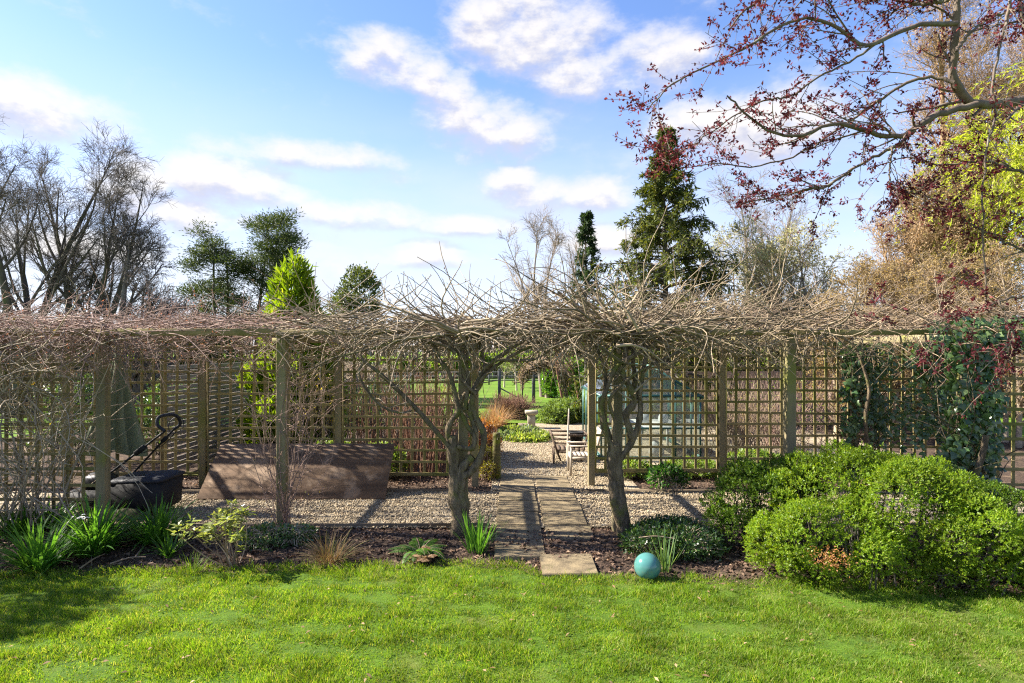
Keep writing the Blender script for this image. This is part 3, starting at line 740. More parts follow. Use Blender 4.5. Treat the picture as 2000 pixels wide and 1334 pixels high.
for i, (x, y, z, s) in enumerate(((3.15, 13.9, .685, .75), (3.62, 14.1, .685, .6), (3.30, 13.5, .0, .9))):
    rings = []
    for hh, rr in ((0, .16), (.06, .20), (.22, .19), (.33, .13), (.36, .03)):
        a = np.arange(14) * 6.283 / 14; rings.append(np.stack([x + s * rr * np.cos(a) * (1 + .1 * np.sin(3 * a + i)), y + .7 * s * rr * np.sin(a), z + s * hh + .01 * np.sin(5 * a)], 1))
    V, q, t_ = loft(rings)
    tag(G().add(V, Q=q, T=t_).build('compost_sack', M['sack'], smooth=True, base=(x, y, z)), ('white sack on the potting bench, left one', 'smaller white sack on the potting bench, right one', 'white sack on the ground in front of the potting bench')[i], 'sack', 'white sacks in the greenhouse')

# slatted side fence receding on the left
M['greyboard'] = rough_mat('grey_fence_board', (.30, .26, .22), (.19, .165, .14), 7, .85, .3, 40, (1, .2, 1), island=.15)
sf = thing('slatted_fence', 'grey fence of level boards receding behind the trellis, left of bright conifer', 'fence', (-6.5, 12.5, 0))
sl_me = box_mesh('board', (.022, 3.9, .075), M['greyboard'], .003)
for i in range(21): inst('board', sl_me, (-6.5, 13.0, .12 + i * .098), sf, (0, .12, 0))
pm = box_mesh('post', (.08, .08, 2.2), M['wood'], .005)
for y in (11.1, 13.0, 14.95): inst('post', pm, (-6.57, y, 1.1), sf)
# close boarded fence far right, seen through the trellis
M['tanboard'] = rough_mat('tan_fence_board', (.46, .33, .23), (.33, .235, .165), 7, .85, .3, 40, (1, 1, .2), island=.15)
cf = thing('board_fence', 'tan close boarded fence beyond the greenhouse', 'fence', (8, 19.0, 0))
cb = box_mesh('board', (.145, .02, 1.72), M['tanboard'], .003)
for i in range(70): inst('board', cb, (3.2 + i * .152, 19.0 + .012 * (i % 2), .88), cf)
for z in (.4, 1.4): inst('rail', box_mesh('rail', (10.6, .05, .08), M['tanboard']), (8.5, 19.05, z), cf)

# gate posts, garden arch, paddock fence
M['greypost'] = rough_mat('grey_post', (.13, .13, .13), (.08, .08, .085), 8, .85, .3)
for (x, y, h_, lab) in ((-.62, 29.0, 1.5, 'dark grey square gate post with brace, left of the far arch'), (.98, 26.7, 1.42, 'dark grey square gate post standing inside the far arch')):
    t = thing('gate_post', lab, 'post', (x, y, 0), 'grey gate posts')
    G().box((x, y, h_ / 2), (.15, .15, h_)).build('post', M['greypost'], t, bevel=.01)
    if x < 0: G().bar((x + .05, y, .55), (x + 1.0, y, .04), .06, .06).build('brace', M['greypost'], t)
pf = thing('rail_fence', 'dark post and rail fence at the far end of the back lawn', 'fence', (-1, 41, 0))
for i in range(22): G().box((-16 + i * 1.8, 41, .5), (.1, .1, 1.0)).build('post', M['greypost'], pf)
for z in (.35, .62, .9): G().box((2.9, 41.06, z), (38, .04, .09)).build('rail', M['greypost'], pf)
wf = thing('white_rail_fence', 'white rail fence far off across the field', 'fence', (0, 72, 0))
for i in range(14): G().box((-22 + i * 3, 72, .5), (.12, .12, 1.0)).build('post', M['white'], wf)
for z in (.55, .95): G().box((-2, 72.1, z), (40, .05, .12)).build('rail', M['white'], wf)
ar = thing('garden_arch', 'metal garden arch covered in brown climbing stems at the end of the path', 'arch', (1.38, 25.5, 0))
def arch_curve(y, w=.93, zs=1.0, n=40):
    a = np.linspace(0, math.pi, n); c = np.stack([1.38 - w * np.cos(a), np.full(n, y), zs + w * .92 * np.sin(a)], 1)
    return np.vstack([[1.38 - w, y, 0], c, [1.38 + w, y, 0]])
for y in (25.2, 25.8): c_ = arch_curve(y); G().tubes(c_, np.full(len(c_), .022), 6).build('hoop', M['dark'], ar)
g = G()
for c_ in arch_curve(25.2)[1:-1:4]: g.bar(c_, c_ + (0, .6, 0), .012, .012)
for z in np.arange(.2, 1.0, .2):
    for x in (.45, 2.31): g.bar((x, 25.2, z), (x, 25.8, z), .012, .012)
g.build('rungs', M['dark'], ar)
r = np.random.RandomState(63); cur = spline(arch_curve(25.5), 60)
i_ = r.randint(0, 59, 1500); S = cur[i_] + r.randn(1500, 3) * (.075, .2, .075)
g = G(); tn = np.gradient(cur, axis=0)[i_]; P = whips(S, tn + r.randn(1500, 3) * .03, .2 + .3 * r.rand(1500), 6, .16, (0, 0, -.01), r); g.tubes(P, taper(np.full(1500, .014), .009, 6), 3)
M['roseleaf'] = leaf_mat('young_red_leaf', (.22, .10, .05), (.14, .14, .04), .4, .5)
ac = thing('climbing_rose', 'brown stemmed climber trained over the far metal arch', 'climber', (.45, 25.5, 0))
g.build('stems', M['tan_twig'], ac)
C, D = along(P, r, 2, .3, 1); G().leaves(C, D + r.randn(len(C), 3) * .6, .05 + .04 * r.rand(len(C)), .035).build('leaves', M['roseleaf'], ac)

# ------------------------------------------------------------------ climbers on the pergola
def stem_path(pts, d, r0, r1, n=28, jit=0.0, seed=0):
    """polyline from photo pixels at depth d (number or list) -> points, radii"""
    m = len(pts); ds = np.full(m, d) if np.isscalar(d) else np.interp(np.linspace(0, 1, m), np.linspace(0, 1, len(d)), d)
    W = np.array([Pt(px, py, dd) for (px, py), dd in zip(pts, ds)])
    P = spline(W, n)
    if jit: P = P + np.random.RandomState(seed).randn(n, 3) * jit
    t = np.linspace(0, 1, n); return P, r0 + (r1 - r0) * t
def knobbly(P, R, rs, a=.12): return P, R * (1 + a * np.sin(np.linspace(0, rs.rand() * 30 + 8, len(R)) + rs.rand() * 6) + a * .5 * rs.randn(len(R)))
M['bud'] = leaf_mat('brown_bud', (.24, .17, .09), (.15, .10, .06), .15, .8, .2, tint=(1.2, 1, .7))

def wisteria(name_label, trunks, stems, base, fans, seed, xr, lim):
    rs = np.random.RandomState(seed)
    w = thing('wisteria', name_label, 'wisteria', base)
    g = G()
    for P, R in trunks:
        P, R = knobbly(P, R, rs, .16); g.tubes(P, R, 12)
    g.build('trunk', M['wisteria_bark'], w, smooth=True)
    g = G(); SP = []
    for P, R in stems:
        P, R = knobbly(P, R, rs, .13); g.tubes(P, R, 8); SP.append((P, R))
    g.build('stem', M['wisteria_bark'], w, smooth=True)
    g = G(); Ball = []
    # fan of arching shoots from the top of the post
    for (n, cx, cy, cz, sx, sy, dirx, up0, up1, l0, l1, r0) in fans:
        S = np.stack([cx + sx * rs.randn(n), cy + sy * rs.randn(n), cz + .06 * rs.randn(n)], 1)
        dx = rs.uniform(dirx[0], dirx[1], n); dx = np.where(np.abs(dx) < .5, dx + np.sign(dx) * lim, dx); D = np.stack([dx, .55 * rs.randn(n), rs.uniform(up0, up1, n)], 1)
        L = l0 + (l1 - l0) * rs.rand(n) ** 1.3
        P = whips(S, D, L, 12, .19, (0, 0, -.045), rs, .5); R = taper(r0 * (.35 + .75 * rs.rand(n)), .0032, 12)
        g.tubes(P, R, 5); Ball.append(P)
        P2, R2 = kids(P, R, 2, .2, .9, 20, 55, .2, .8, 7, .14, (0, 0, .01), rs, .7, .0042); g.tubes(P2, R2, 4); Ball.append(P2)
        pass
    # layer lying along the beams
    n = 320
    S = np.stack([rs.uniform(xr[0], xr[1], n), rs.uniform(7.55, 10.1, n), 2.70 + .10 * rs.randn(n)], 1)
    D = np.stack([rs.choice([-1, 1], n) * (.6 + rs.rand(n)), .5 * rs.randn(n), .10 + .28 * rs.randn(n)], 1)
    P = whips(S, D, .5 + 1.3 * rs.rand(n), 9, .2, (0, 0, -.006), rs); R = taper(.006 + .013 * rs.rand(n) ** 2, .0038, 9); g.tubes(P, R, 4)
    P2, R2 = kids(P, R, 1, .1, .95, 25, 70, .15, .6, 6, .16, (0, 0, .015), rs, .7, .003); g.tubes(P2, R2, 3); Ball.append(P2)
    # hanging ends in front
    n = 110
    S = np.stack([rs.uniform(xr[0], xr[1], n), rs.uniform(7.5, 7.8, n), 2.62 + .05 * rs.randn(n)], 1)
    D = np.stack([rs.randn(n), -.2 * rs.rand(n), -.3 - .5 * rs.rand(n)], 1)
    P = whips(S, D, .25 + .6 * rs.rand(n), 8, .2, (0, 0, .02), rs); g.tubes(P, taper(.006 + .004 * rs.rand(n), .003, 8), 4)
    for P, R in SP:
        Q, RR = kids(P[None], R[None], 6, .4, 1, 25, 70, .15, .55, 8, .16, (0, 0, .0), rs, .45, .004); g.tubes(Q, RR, 4)
    g.build('shoots', M['wisteria_twig'], w)
    g = G()
    for P in Ball:
        C, D = along(P, rs, 2, .35, 1.0); k = rs.rand(len(C)) < .55; C, D = C[k], D[k]
        for _ in range(2): g.leaves(C, D + .8 * rs.randn(len(C), 3), .022 + .02 * rs.rand(len(C)), .014, rs=rs)
    g.build('buds', M['bud'], w)

DL = 7.68
lt = [stem_path([(890, 1074), (896, 1012), (890, 971), (888, 930), (885, 884), (884, 850)], [7.62, 7.66], .108, .068, 26),
      stem_path([(906, 1066), (908, 1012), (902, 965), (900, 925), (910, 905), (924, 892)], [7.62, 7.64], .08, .05, 24)]
ls = [stem_path([(885, 890), (875, 847), (881, 823), (895, 802), (887, 765), (875, 724), (858, 703), (845, 672), (800, 655)], [7.66, 7.6, 7.7, 7.8], .042, .022),
      stem_path([(886, 890), (876, 872), (845, 835), (813, 798), (775, 760), (740, 728), (714, 707), (704, 692), (716, 674)], [7.62, 7.5, 7.6], .036, .017),
      stem_path([(895, 938), (924, 917), (941, 884), (945, 847), (934, 823), (922, 790), (930, 750), (950, 720), (985, 690), (1040, 655)], [7.62, 7.58, 7.7, 7.7], .05, .024),
      stem_path([(893, 872), (920, 877), (928, 855), (912, 831), (899, 798), (904, 773), (928, 757), (945, 736), (974, 711), (1015, 687), (1081, 660)], [7.6, 7.58, 7.72, 7.62, 7.7], .034, .018),
      stem_path([(930, 845), (918, 792), (945, 735), (942, 690), (930, 650)], [7.6, 7.72, 7.8], .03, .02),
      stem_path([(945, 720), (970, 704), (1010, 704), (1048, 700), (1081, 678), (1108, 660)], [7.6, 7.5], .022, .014),
      stem_path([(890, 690), (866, 674), (800, 662), (738, 678), (690, 690), (644, 702), (590, 732)], [7.6, 7.45], .022, .009),
      stem_path([(716, 700), (701, 728), (718, 765), (747, 794), (780, 806), (804, 802)], [7.55, 7.45], .018, .014),
      stem_path([(930, 720), (900, 690), (850, 660), (780, 648), (700, 652), (620, 640)], [7.7, 7.6], .03, .012),
      stem_path([(908, 800), (915, 740), (900, 700), (880, 660), (860, 630)], [7.66, 7.7], .03, .016),
      stem_path([(930, 770), (905, 745), (900, 720), (915, 690), (945, 660), (990, 640)], [7.62, 7.7], .026, .014)]
wisteria('leafless wisteria with twisted grey trunk left of the slab path, spreading over the pergola', lt, ls, (-.70, 7.62, 0),
         [(62, -.65, 7.85, 2.6, .14, .25, (-1.6, 1.5), .0, .48, .9, 1.9, .020), (40, -1.6, 8.2, 2.68, .6, .5, (-1.4, 1.0), .1, .6, .5, 1.2, .009), (34, .2, 8.4, 2.68, .5, .5, (-1.2, 1), .1, .6, .5, 1.2, .009)],
         71, (-3.2, 1.0), .6)
rt = [stem_path([(1218, 1070), (1212, 1012), (1202, 971), (1196, 930), (1194, 890), (1200, 868)], [7.62, 7.66], .092, .05, 24),
      stem_path([(1226, 1064), (1219, 1012), (1213, 960), (1208, 915), (1205, 880), (1202, 865)], [7.64, 7.62], .068, .045, 24)]
rst = [stem_path([(1199, 880), (1186, 853), (1177, 816), (1174, 789), (1184, 762), (1200, 721), (1219, 705), (1254, 686), (1292, 662), (1316, 646)], [7.64, 7.58, 7.7], .042, .022),
       stem_path([(1210, 900), (1230, 870), (1243, 843), (1251, 805), (1249, 767), (1256, 730), (1259, 708), (1262, 681), (1250, 640)], [7.62, 7.58, 7.72], .042, .024),
       stem_path([(1236, 860), (1232, 845), (1222, 810), (1238, 789), (1236, 767), (1222, 743), (1216, 724), (1222, 703), (1219, 660)], [7.6, 7.55, 7.72], .05, .03),
       stem_path([(1203, 875), (1199, 843), (1201, 821), (1190, 785), (1211, 754), (1243, 729), (1292, 703), (1340, 682), (1384, 664), (1450, 640)], [7.62, 7.52, 7.6], .026, .012),
       stem_path([(1170, 675), (1211, 705), (1249, 713), (1281, 709), (1290, 728), (1300, 735)], [7.5, 7.45], .013, .009),
       stem_path([(1192, 860), (1178, 800), (1182, 735), (1170, 690), (1150, 655)], [7.66, 7.75], .03, .018),
       stem_path([(1235, 790), (1240, 740), (1236, 700), (1245, 660), (1280, 630)], [7.7, 7.8], .04, .02),
       stem_path([(1235, 680), (1180, 640), (1130, 600), (1090, 570)], [7.8, 8.0], .04, .018),
       stem_path([(1210, 690), (1195, 655), (1160, 640), (1120, 650), (1060, 640)], [7.7, 7.6], .028, .012)]
wisteria('leafless wisteria with looped twisted trunk right of the slab path, tall fan of shoots', rt, rst, (1.44, 7.62, 0),
         [(85, 1.45, 7.85, 2.62, .16, .25, (-1.9, 2.1), .2, .85, .9, 2.2, .022), (55, 2.5, 8.2, 2.68, .6, .5, (-.6, 1.6), .15, .7, .7, 1.8, .013), (40, .9, 8.4, 2.68, .4, .5, (-1.4, .5), .2, .8, .6, 1.4, .009)],
         72, (.4, 4.2), .25)

def tangle(name, label, base, mat, layers, seed, leaf=None):
    rs = np.random.RandomState(seed); t = thing(name, label, 'climber', base); g = G(); PP = []
    for (n, x, y, z, dx, dz, l, r, wander, bias, k) in layers:
        S = np.stack([rs.uniform(*x, n), rs.uniform(*y, n), rs.uniform(*z, n)], 1)
        sg = rs.choice([-1, 1], n)
        D = np.stack([sg * rs.uniform(*dx, n), .45 * rs.randn(n), rs.uniform(*dz, n)], 1)
        P = whips(S, D, rs.uniform(*l, n), 9, wander, bias, rs); P[..., 2] = np.maximum(P[..., 2], .03)
        R = taper(rs.uniform(r[0], r[1], n), r[0] * .6, 9); g.tubes(P, R, 4)
        PP.append(P)
        if k:
            P2, R2 = kids(P, R, k, .1, .95, 25, 75, l[0] * .3, l[1] * .45, 5, .2, (0, 0, .0), rs, .6, r[0] * .7); g.tubes(P2, R2, 3); PP.append(P2)
    g.build('stems', mat, t)
    if leaf:
        lm, frac, s = leaf; g = G()
        for P in PP:
            C, D = along(P, rs, 2, .1, 1); k_ = rs.rand(len(C)) < frac; g.leaves(C[k_], D[k_] + .9 * rs.randn(k_.sum(), 3), s * (.6 + .8 * rs.rand(k_.sum())), s * .45, rs=rs)
        g.build('leaves', lm, t)
M['redleaf'] = leaf_mat('red_brown_young_leaf', (.30, .13, .09), (.22, .12, .06), .35, .6, tint=(1.5, 1.1, .8))
tangle('climbing_vine', 'dense leafless red brown vine heaped over the left trellis and beams', (-6.5, 7.8, 0), M['red_twig'],
       [(1050, (-11.5, -3.3), (7.35, 10.4), (2.62, 2.86), (.5, 1.2), (-.15, .18), (.5, 1.5), (.0045, .008), .15, (0, 0, -.004), 3),
        (260, (-9, -4.9), (7.45, 7.7), (2.4, 2.8), (.1, .9), (-.9, .1), (.4, 1.3), (.004, .009), .2, (0, -.01, -.08), 2),
        (90, (-5.2, -3.3), (7.6, 8.4), (2.3, 2.65), (.2, .9), (-.6, .1), (.3, .8), (.003, .006), .2, (0, 0, -.06), 3)], 73, (M['redleaf'], .30, .03))
tangle('honeysuckle', 'bare grey brown looping stems hanging down over the far left trellis screen', (-6.6, 7.6, 0), M['grey_twig'],
       [(150, (-7.9, -5.75), (7.5, 7.72), (.3, 2.6), (.1, .8), (-.5, 1.1), (.8, 2.0), (.006, .013), .17, (0, 0, -.03), 1),
        (120, (-7.9, -5.5), (7.45, 7.7), (1.2, 2.7), (.1, .9), (-.9, .1), (.5, 1.5), (.004, .008), .22, (0, 0, -.03), 2),
        (34, (-6.7, -6.0), (7.5, 7.7), (.03, .2), (.05, .6), (.6, 1.3), (1.0, 2.4), (.008, .016), .12, (0, 0, -.01), 1)], 74,
       (leaf_mat('yellow_young_leaf', (.35, .30, .05), (.30, .20, .05), .5), .03, .05))
tangle('climbing_vine', 'thin tan leafless climber massed along the right beams beyond the wisteria', (5, 8.5, 0), M['tan_twig'],
       [(480, (2.4, 9.5), (7.5, 10.3), (2.64, 2.95), (.4, 1.2), (-.1, .45), (.5, 1.4), (.0045, .008), .16, (0, 0, -.004), 2),
        (160, (3.6, 9.0), (7.5, 8.4), (2.4, 2.75), (.3, 1.0), (-.7, .1), (.3, 1.0), (.004, .008), .2, (0, 0, -.05), 2)], 75, (M['bud'], .25, .02))
tangle('climbing_rose', 'thin thorny red brown rose stems round the left middle front post', (-3.0, 7.8, 0), M['red_twig'],
       [(70, (-3.15, -2.75), (7.7, 7.95), (.1, 2.3), (.05, .5), (-.2, 1.0), (.3, .9), (.003, .005), .2, (0, 0, .0), 4),
        (60, (-3.5, -2.3), (7.9, 9.2), (1.6, 2.6), (.2, 1.0), (-.5, .3), (.3, .9), (.003, .005), .2, (0, 0, -.02), 4),
        (16, (-3.1, -2.9), (7.72, 7.78), (.0, .1), (.05, .4), (1, 1.4), (1.2, 2.4), (.005, .008), .06, (0, 0, .0), 5)], 76, (leaf_mat('fresh_rose_leaf', (.16, .2, .04), (.22, .12, .05), .45), .12, .03))

# ivy
M['ivy'] = leaf_mat('ivy_leaf', (.040, .085, .030), (.075, .13, .042), .25, .30, .6, c3=(.12, .17, .06), tint=(1.6, 1.8, .6))
def ivy(label, base, regions, stems, seed):
    rs = np.random.RandomState(seed); t = thing('ivy', label, 'ivy', base); g = G()
    for (n, x, y, z, s) in regions:
        C = np.stack([rs.uniform(*x, n), rs.uniform(*y, n), rs.uniform(*z, n)], 1)
        keep = fbm2(C[:, 0] * 2.6, C[:, 2] * 2.6, seed) + .5 * rs.randn(n) > -.45; C = C[keep]; n = len(C)
        C[:, 1] += .05 * fbm2(C[:, 0] * 4, C[:, 2] * 4, seed + 1)
        D = np.stack([.6 * rs.randn(n), -.35 + .3 * rs.randn(n), -.8 + .45 * rs.randn(n)], 1); D /= np.linalg.norm(D, axis=1, keepdims=True)
        Nn = np.stack([.45 * rs.randn(n), -1 + .3 * rs.randn(n), .45 + .4 * rs.randn(n)], 1)
        S = np.cross(D, Nn); S /= np.linalg.norm(S, axis=1, keepdims=True); U = np.cross(S, D); U[U[:, 1] > 0] *= -1
        L = (s * (.6 + .8 * rs.rand(n)))[:, None]
        # five lobed leaf: stalk end, two shoulders, two side lobes, tip, centre raised
        o = [(0, 0, 0), (.10, .34, 0), (.30, .56, -.06), (.52, .28, .02), (1.0, 0, -.12), (.52, -.28, .02), (.30, -.56, -.06), (.10, -.34, 0), (.38, 0, .07)]
        V = np.stack([C + D * L * a + S * L * b + U * L * c for a, b, c in o], 1).reshape(-1, 3)
        f = np.array([[0, 8, 1], [1, 8, 2], [2, 8, 3], [3, 8, 4], [4, 8, 5], [5, 8, 6], [6, 8, 7], [7, 8, 0]])
        g.add(V, T=(np.arange(n)[:, None, None] * 9 + f[None]).reshape(-1, 3))
    g.build('leaves', M['ivy'], t)
    g = G()
    for P, R in stems: g.tubes(P, R, 7)
    n = 60; rx = regions[0]
    S = np.stack([rs.uniform(*rx[1], n), rs.uniform(rx[2][0], rx[2][1], n) + .05, rs.uniform(0, 1.6, n)], 1)
    P = whips(S, np.stack([.5 * rs.randn(n), 0 * rs.rand(n), .6 + rs.rand(n)], 1), .5 + rs.rand(n), 8, .16, (0, 0, 0), rs); g.tubes(P, taper(.006 + .006 * rs.rand(n), .004, 8), 4)
    g.build('stems', M['wisteria_bark'], t)
ivy('dark ivy hanging over the rear trellis behind the big green shrub', (6.9, 10.3, 0),
    [(1300, (5.75, 6.5), (10.18, 10.34), (.2, 2.55), .085), (420, (6.5, 7.1), (10.2, 10.34), (.1, 2.6), .08), (1500, (7.1, 7.9), (10.18, 10.36), (.1, 2.6), .085)],
    [stem_path([(1700, 930), (1690, 820), (1697, 760), (1680, 700), (1665, 670)], [10.1, 10.05], .035, .02)], 77)
ivy('glossy ivy thickly covering the right front post', (6.02, 7.75, 0),
    [(1800, (5.72, 6.34), (7.55, 7.85), (.35, 2.62), .085), (500, (5.4, 7.2), (7.5, 7.75), (2.45, 2.85), .075)],
    [stem_path([(1898, 985), (1905, 930), (1918, 890), (1926, 850)], [7.5, 7.5], .042, .036), stem_path([(1875, 1000), (1880, 900), (1870, 800), (1885, 700), (1880, 640)], [7.7, 7.7], .03, .02)], 78)

# ------------------------------------------------------------------ shrubs and bed plants
def blob_shrub(name, label, cat, base, lobes, n, lm, leaf, per, stem_mat, seed, group=None, tipup=.35, stems=40, shell=.22, sub=0):
    """leafy mound: shoots with whorls of small leaves on the outside of overlapping lobes (cx, cy, cz, rx, ry, rz)"""
    rs = np.random.RandomState(seed); t = thing(name, label, cat, base, group)
    lob = np.array(lobes, float)
    if sub:
        ex = []
        for l in lob:
            for _ in range(sub):
                d = rs.randn(3); d /= np.linalg.norm(d); d[2] = abs(d[2]) * .9 - .1; s = rs.uniform(.18, .46)
                ex.append(np.concatenate([l[:3] + d * l[3:] * rs.uniform(.72, .98), np.full(3, (l[3] * l[4] * l[5]) ** (1 / 3) * s)]))
        lob[:, 3:] *= .92; lob = np.vstack([lob, ex])
    vol = (lob[:, 3] * lob[:, 5]) ** 1.0; cnt = np.maximum(1, (n * vol / vol.sum())).astype(int)
    C, O = [], []
    for l, m in zip(lob, cnt):
        d = rs.randn(m, 3); d /= np.linalg.norm(d, axis=1, keepdims=True); d[:, 2] = np.where(d[:, 2] < -.45, -d[:, 2], d[:, 2])
        bump = 1 + .10 * fbm2(d[:, 0] * 5 + l[0] * 3, d[:, 2] * 5 + d[:, 1] * 4, seed) + .045 * np.sin(d[:, 0] * 19 + l[0] * 7) * np.sin(d[:, 2] * 17 + d[:, 1] * 13)
        rr = (1 - shell * rs.rand(m) ** 2) * bump + .13 * rs.rand(m) * (rs.rand(m) < .10)
        C.append(l[:3] + d * l[3:] * rr[:, None]); O.append(d)
    C = np.concatenate(C); O = np.concatenate(O)
    inside = np.zeros(len(C), bool)
    for l in lob: inside |= (((C - l[:3]) / (l[3:] * .62)) ** 2).sum(1) < 1
    k = (~inside) & (C[:, 2] > .02); C, O = C[k], O[k]; m = len(C)
    D = O + (0, 0, tipup) + .35 * rs.randn(m, 3); D /= np.linalg.norm(D, axis=1, keepdims=True)
    g = G(); L0, W0 = leaf
    for j in range(per):
        f = j / max(per - 1, 1); s = rs.randn(m, 3); s -= (s * D).sum(1, keepdims=True) * D; s /= np.linalg.norm(s, axis=1, keepdims=True)
        ld = D * (.35 + .75 * f) + s * (1.0 - .55 * f); pos = C - D * (L0 * 1.6 * (1 - f))
        g.leaves(pos, ld, L0 * (.7 + .5 * rs.rand(m)), W0, Nn=D + .3 * rs.randn(m, 3), fold=.12, rs=rs)
    g.build('foliage', lm, t)
    g = G(); pick = rs.choice(m, min(m, stems * 8), False); b = np.array(base)
    near_l = lob[np.argmin(((C[pick][:, None, :2] - lob[None, :, :2]) ** 2).sum(-1), 1)]
    S = np.stack([near_l[:, 0] * .7 + b[0] * .3, near_l[:, 1] * .7 + b[1] * .3, 0 * near_l[:, 0] + .02], 1) + rs.randn(len(pick), 3) * (.06, .06, 0)
    E = C[pick]; tt = np.linspace(0, 1, 6)[None, :, None]
    P = S[:, None] * (1 - tt) + E[:, None] * tt + np.array([0, 0, .12]) * (tt * (1 - tt) * 2) + rs.randn(len(pick), 6, 3) * .012
    g.tubes(P, taper(np.full(len(pick), .010), .003, 6), 4); g.build('stems', stem_mat, t)
    return t
M['hebe'] = leaf_mat('bright_hebe_leaf', (.105, .195, .013), (.185, .275, .020), .45, .42, .3, c3=(.24, .30, .04), tint=(1.7, 1.6, .5))
M['hebe_d'] = leaf_mat('deep_green_leaf', (.055, .12, .013), (.105, .175, .02), .42, .42, .3, c3=(.15, .21, .03), tint=(1.7, 1.6, .5))
blob_shrub('rounded_shrub', 'large bright yellow green mounded shrub at the lawn edge, right foreground', 'shrub', (3.9, 6.3, 0),
           [(3.35, 6.15, .42, .75, .55, .50), (4.25, 6.35, .62, .70, .6, .62), (3.55, 6.75, .70, .55, .5, .50), (4.05, 6.85, .86, .6, .5, .46), (4.75, 6.05, .42, .62, .52, .45), (2.95, 6.45, .30, .42, .4, .33), (4.55, 6.6, .80, .45, .5, .40), (3.9, 6.08, .26, .55, .38, .30), (3.3, 6.12, .12, .5, .33, .22), (4.4, 6.0, .14, .55, .33, .24), (4.95, 5.9, .12, .45, .3, .22), (2.9, 6.3, .12, .34, .3, .2)],
           27000, M['hebe'], (.027, .0125), 8, M['bark_dark'], 81, stems=14, shell=.3, sub=14)
blob_shrub('rounded_shrub', 'darker green mounded shrub behind the left part of the bright shrub', 'shrub', (2.95, 7.25, 0),
           [(2.85, 7.15, .55, .48, .42, .55), (3.35, 7.35, .62, .45, .42, .50), (2.75, 7.0, .30, .36, .36, .3)], 7500, M['hebe_d'], (.027, .0125), 8, M['bark_dark'], 82, stems=8, shell=.3, sub=14)
blob_shrub('rounded_shrub', 'green mounded shrub at right edge of photo beside the bright shrub', 'shrub', (5.5, 6.2, 0),
           [(5.3, 6.3, .48, .6, .5, .48), (5.7, 6.0, .35, .6, .5, .42), (5.15, 6.6, .62, .42, .4, .36), (6.2, 6.2, .45, .6, .5, .45), (5.4, 5.8, .16, .5, .3, .22), (6.0, 5.8, .18, .5, .3, .24)], 9000, M['hebe_d'], (.027, .0125), 8, M['bark_dark'], 83, stems=8, shell=.3, sub=14)
r = np.random.RandomState(84); g = G(); c0 = Pt(1625, 1090, 5.62); n = 260; C = c0 + r.randn(n, 3) * (.10, .05, .05)
# withered patch is part of the bright shrub
sh = [o for o in bpy.data.objects if o.name == 'rounded_shrub'][0]
o = g.leaves(C, r.randn(n, 3) + (0, -.5, .3), .03, .012).build('withered_leaves', leaf_mat('withered_leaf', (.36, .17, .07), (.24, .12, .05), .3), sh)
tag(o, 'patch of rusty brown withered leaves')
M['vinca'] = leaf_mat('dark_groundcover_leaf', (.028, .07, .018), (.05, .105, .026), .3, .35, .5, c3=(.10, .16, .04))
blob_shrub('groundcover_mound', 'low dark green leafy mound behind the turquoise ball', 'ground cover', (1.85, 6.95, 0),
           [(1.70, 6.95, .12, .42, .38, .24), (2.10, 6.9, .12, .38, .34, .22), (1.95, 7.2, .12, .45, .3, .24)], 2600, M['vinca'], (.04, .02), 4, M['grey_twig'], 85)
blob_shrub('groundcover_mound', 'low dark ivy like mound at the foot of the left middle front post', 'ground cover', (-2.95, 7.25, 0),
           [(-3.0, 7.25, .05, .36, .3, .20), (-2.7, 7.35, .05, .3, .24, .15)], 700, M['ivy'], (.045, .03), 3, M['grey_twig'], 86)
blob_shrub('peony', 'leafy dark green peony in front of the right trellis base', 'plant', (2.68, 10.1, 0),
           [(2.65, 10.1, .20, .30, .16, .24), (2.85, 10.12, .14, .2, .14, .18)], 420, leaf_mat('peony_leaf', (.03, .10, .02), (.06, .15, .03), .4), (.085, .03), 4, M['grey_twig'], 87)

def strap_clump(name, label, base, n, l0, l1, w, lm, seed, spread=.14, cat='plant', group=None, droop=.16, up=1.3):
    rs = np.random.RandomState(seed); b = np.array(base, float); N = 7
    a = rs.rand(n) * 6.283; q = rs.rand(n) ** .6
    S = np.stack([b[0] + spread * q * np.cos(a), b[1] + spread * q * np.sin(a), b[2] + 0 * a], 1)
    D = np.stack([np.cos(a) * q + .25 * rs.randn(n), np.sin(a) * q + .25 * rs.randn(n), up * (.5 + .7 * rs.rand(n))], 1)
    L = l0 + (l1 - l0) * rs.rand(n)
    P = whips(S, D, L, N, .03, (0, 0, -droop), rs); P[..., 2] = np.maximum(P[..., 2], .015)
    T_ = np.gradient(P, axis=1); sd = np.cross(T_, np.array([0, 0, 1.0])) + 1e-5 * rs.randn(n, N, 3); sd /= np.linalg.norm(sd, axis=2, keepdims=True) + 1e-9
    wd = (w * (.6 + .7 * rs.rand(n)))[:, None] * np.sqrt(np.clip(1 - np.linspace(0, 1, N) ** 2.2, .0, 1))[None] * .5
    V = np.stack([P - sd * wd[..., None], P + sd * wd[..., None]], 2).reshape(-1, 3); idx = np.arange(n * N * 2).reshape(n, N, 2)
    Q = np.stack([idx[:, :-1, 0], idx[:, :-1, 1], idx[:, 1:, 1], idx[:, 1:, 0]], -1).reshape(-1, 4)
    return tag(G().add(V, Q=Q).build(name, lm, base=base), label, cat, group)
M['strap'] = leaf_mat('strap_leaf', (.05, .14, .02), (.09, .20, .03), .48, .4, .4, c3=(.09, .20, .04))
M['straw'] = leaf_mat('straw_blade', (.24, .165, .09), (.14, .095, .05), .3, .7, .2, c3=(.12, .15, .04), tint=(1.3, 1.1, .7))
M['palegreen'] = leaf_mat('pale_blade', (.10, .18, .07), (.15, .24, .09), .45, .4, .4)
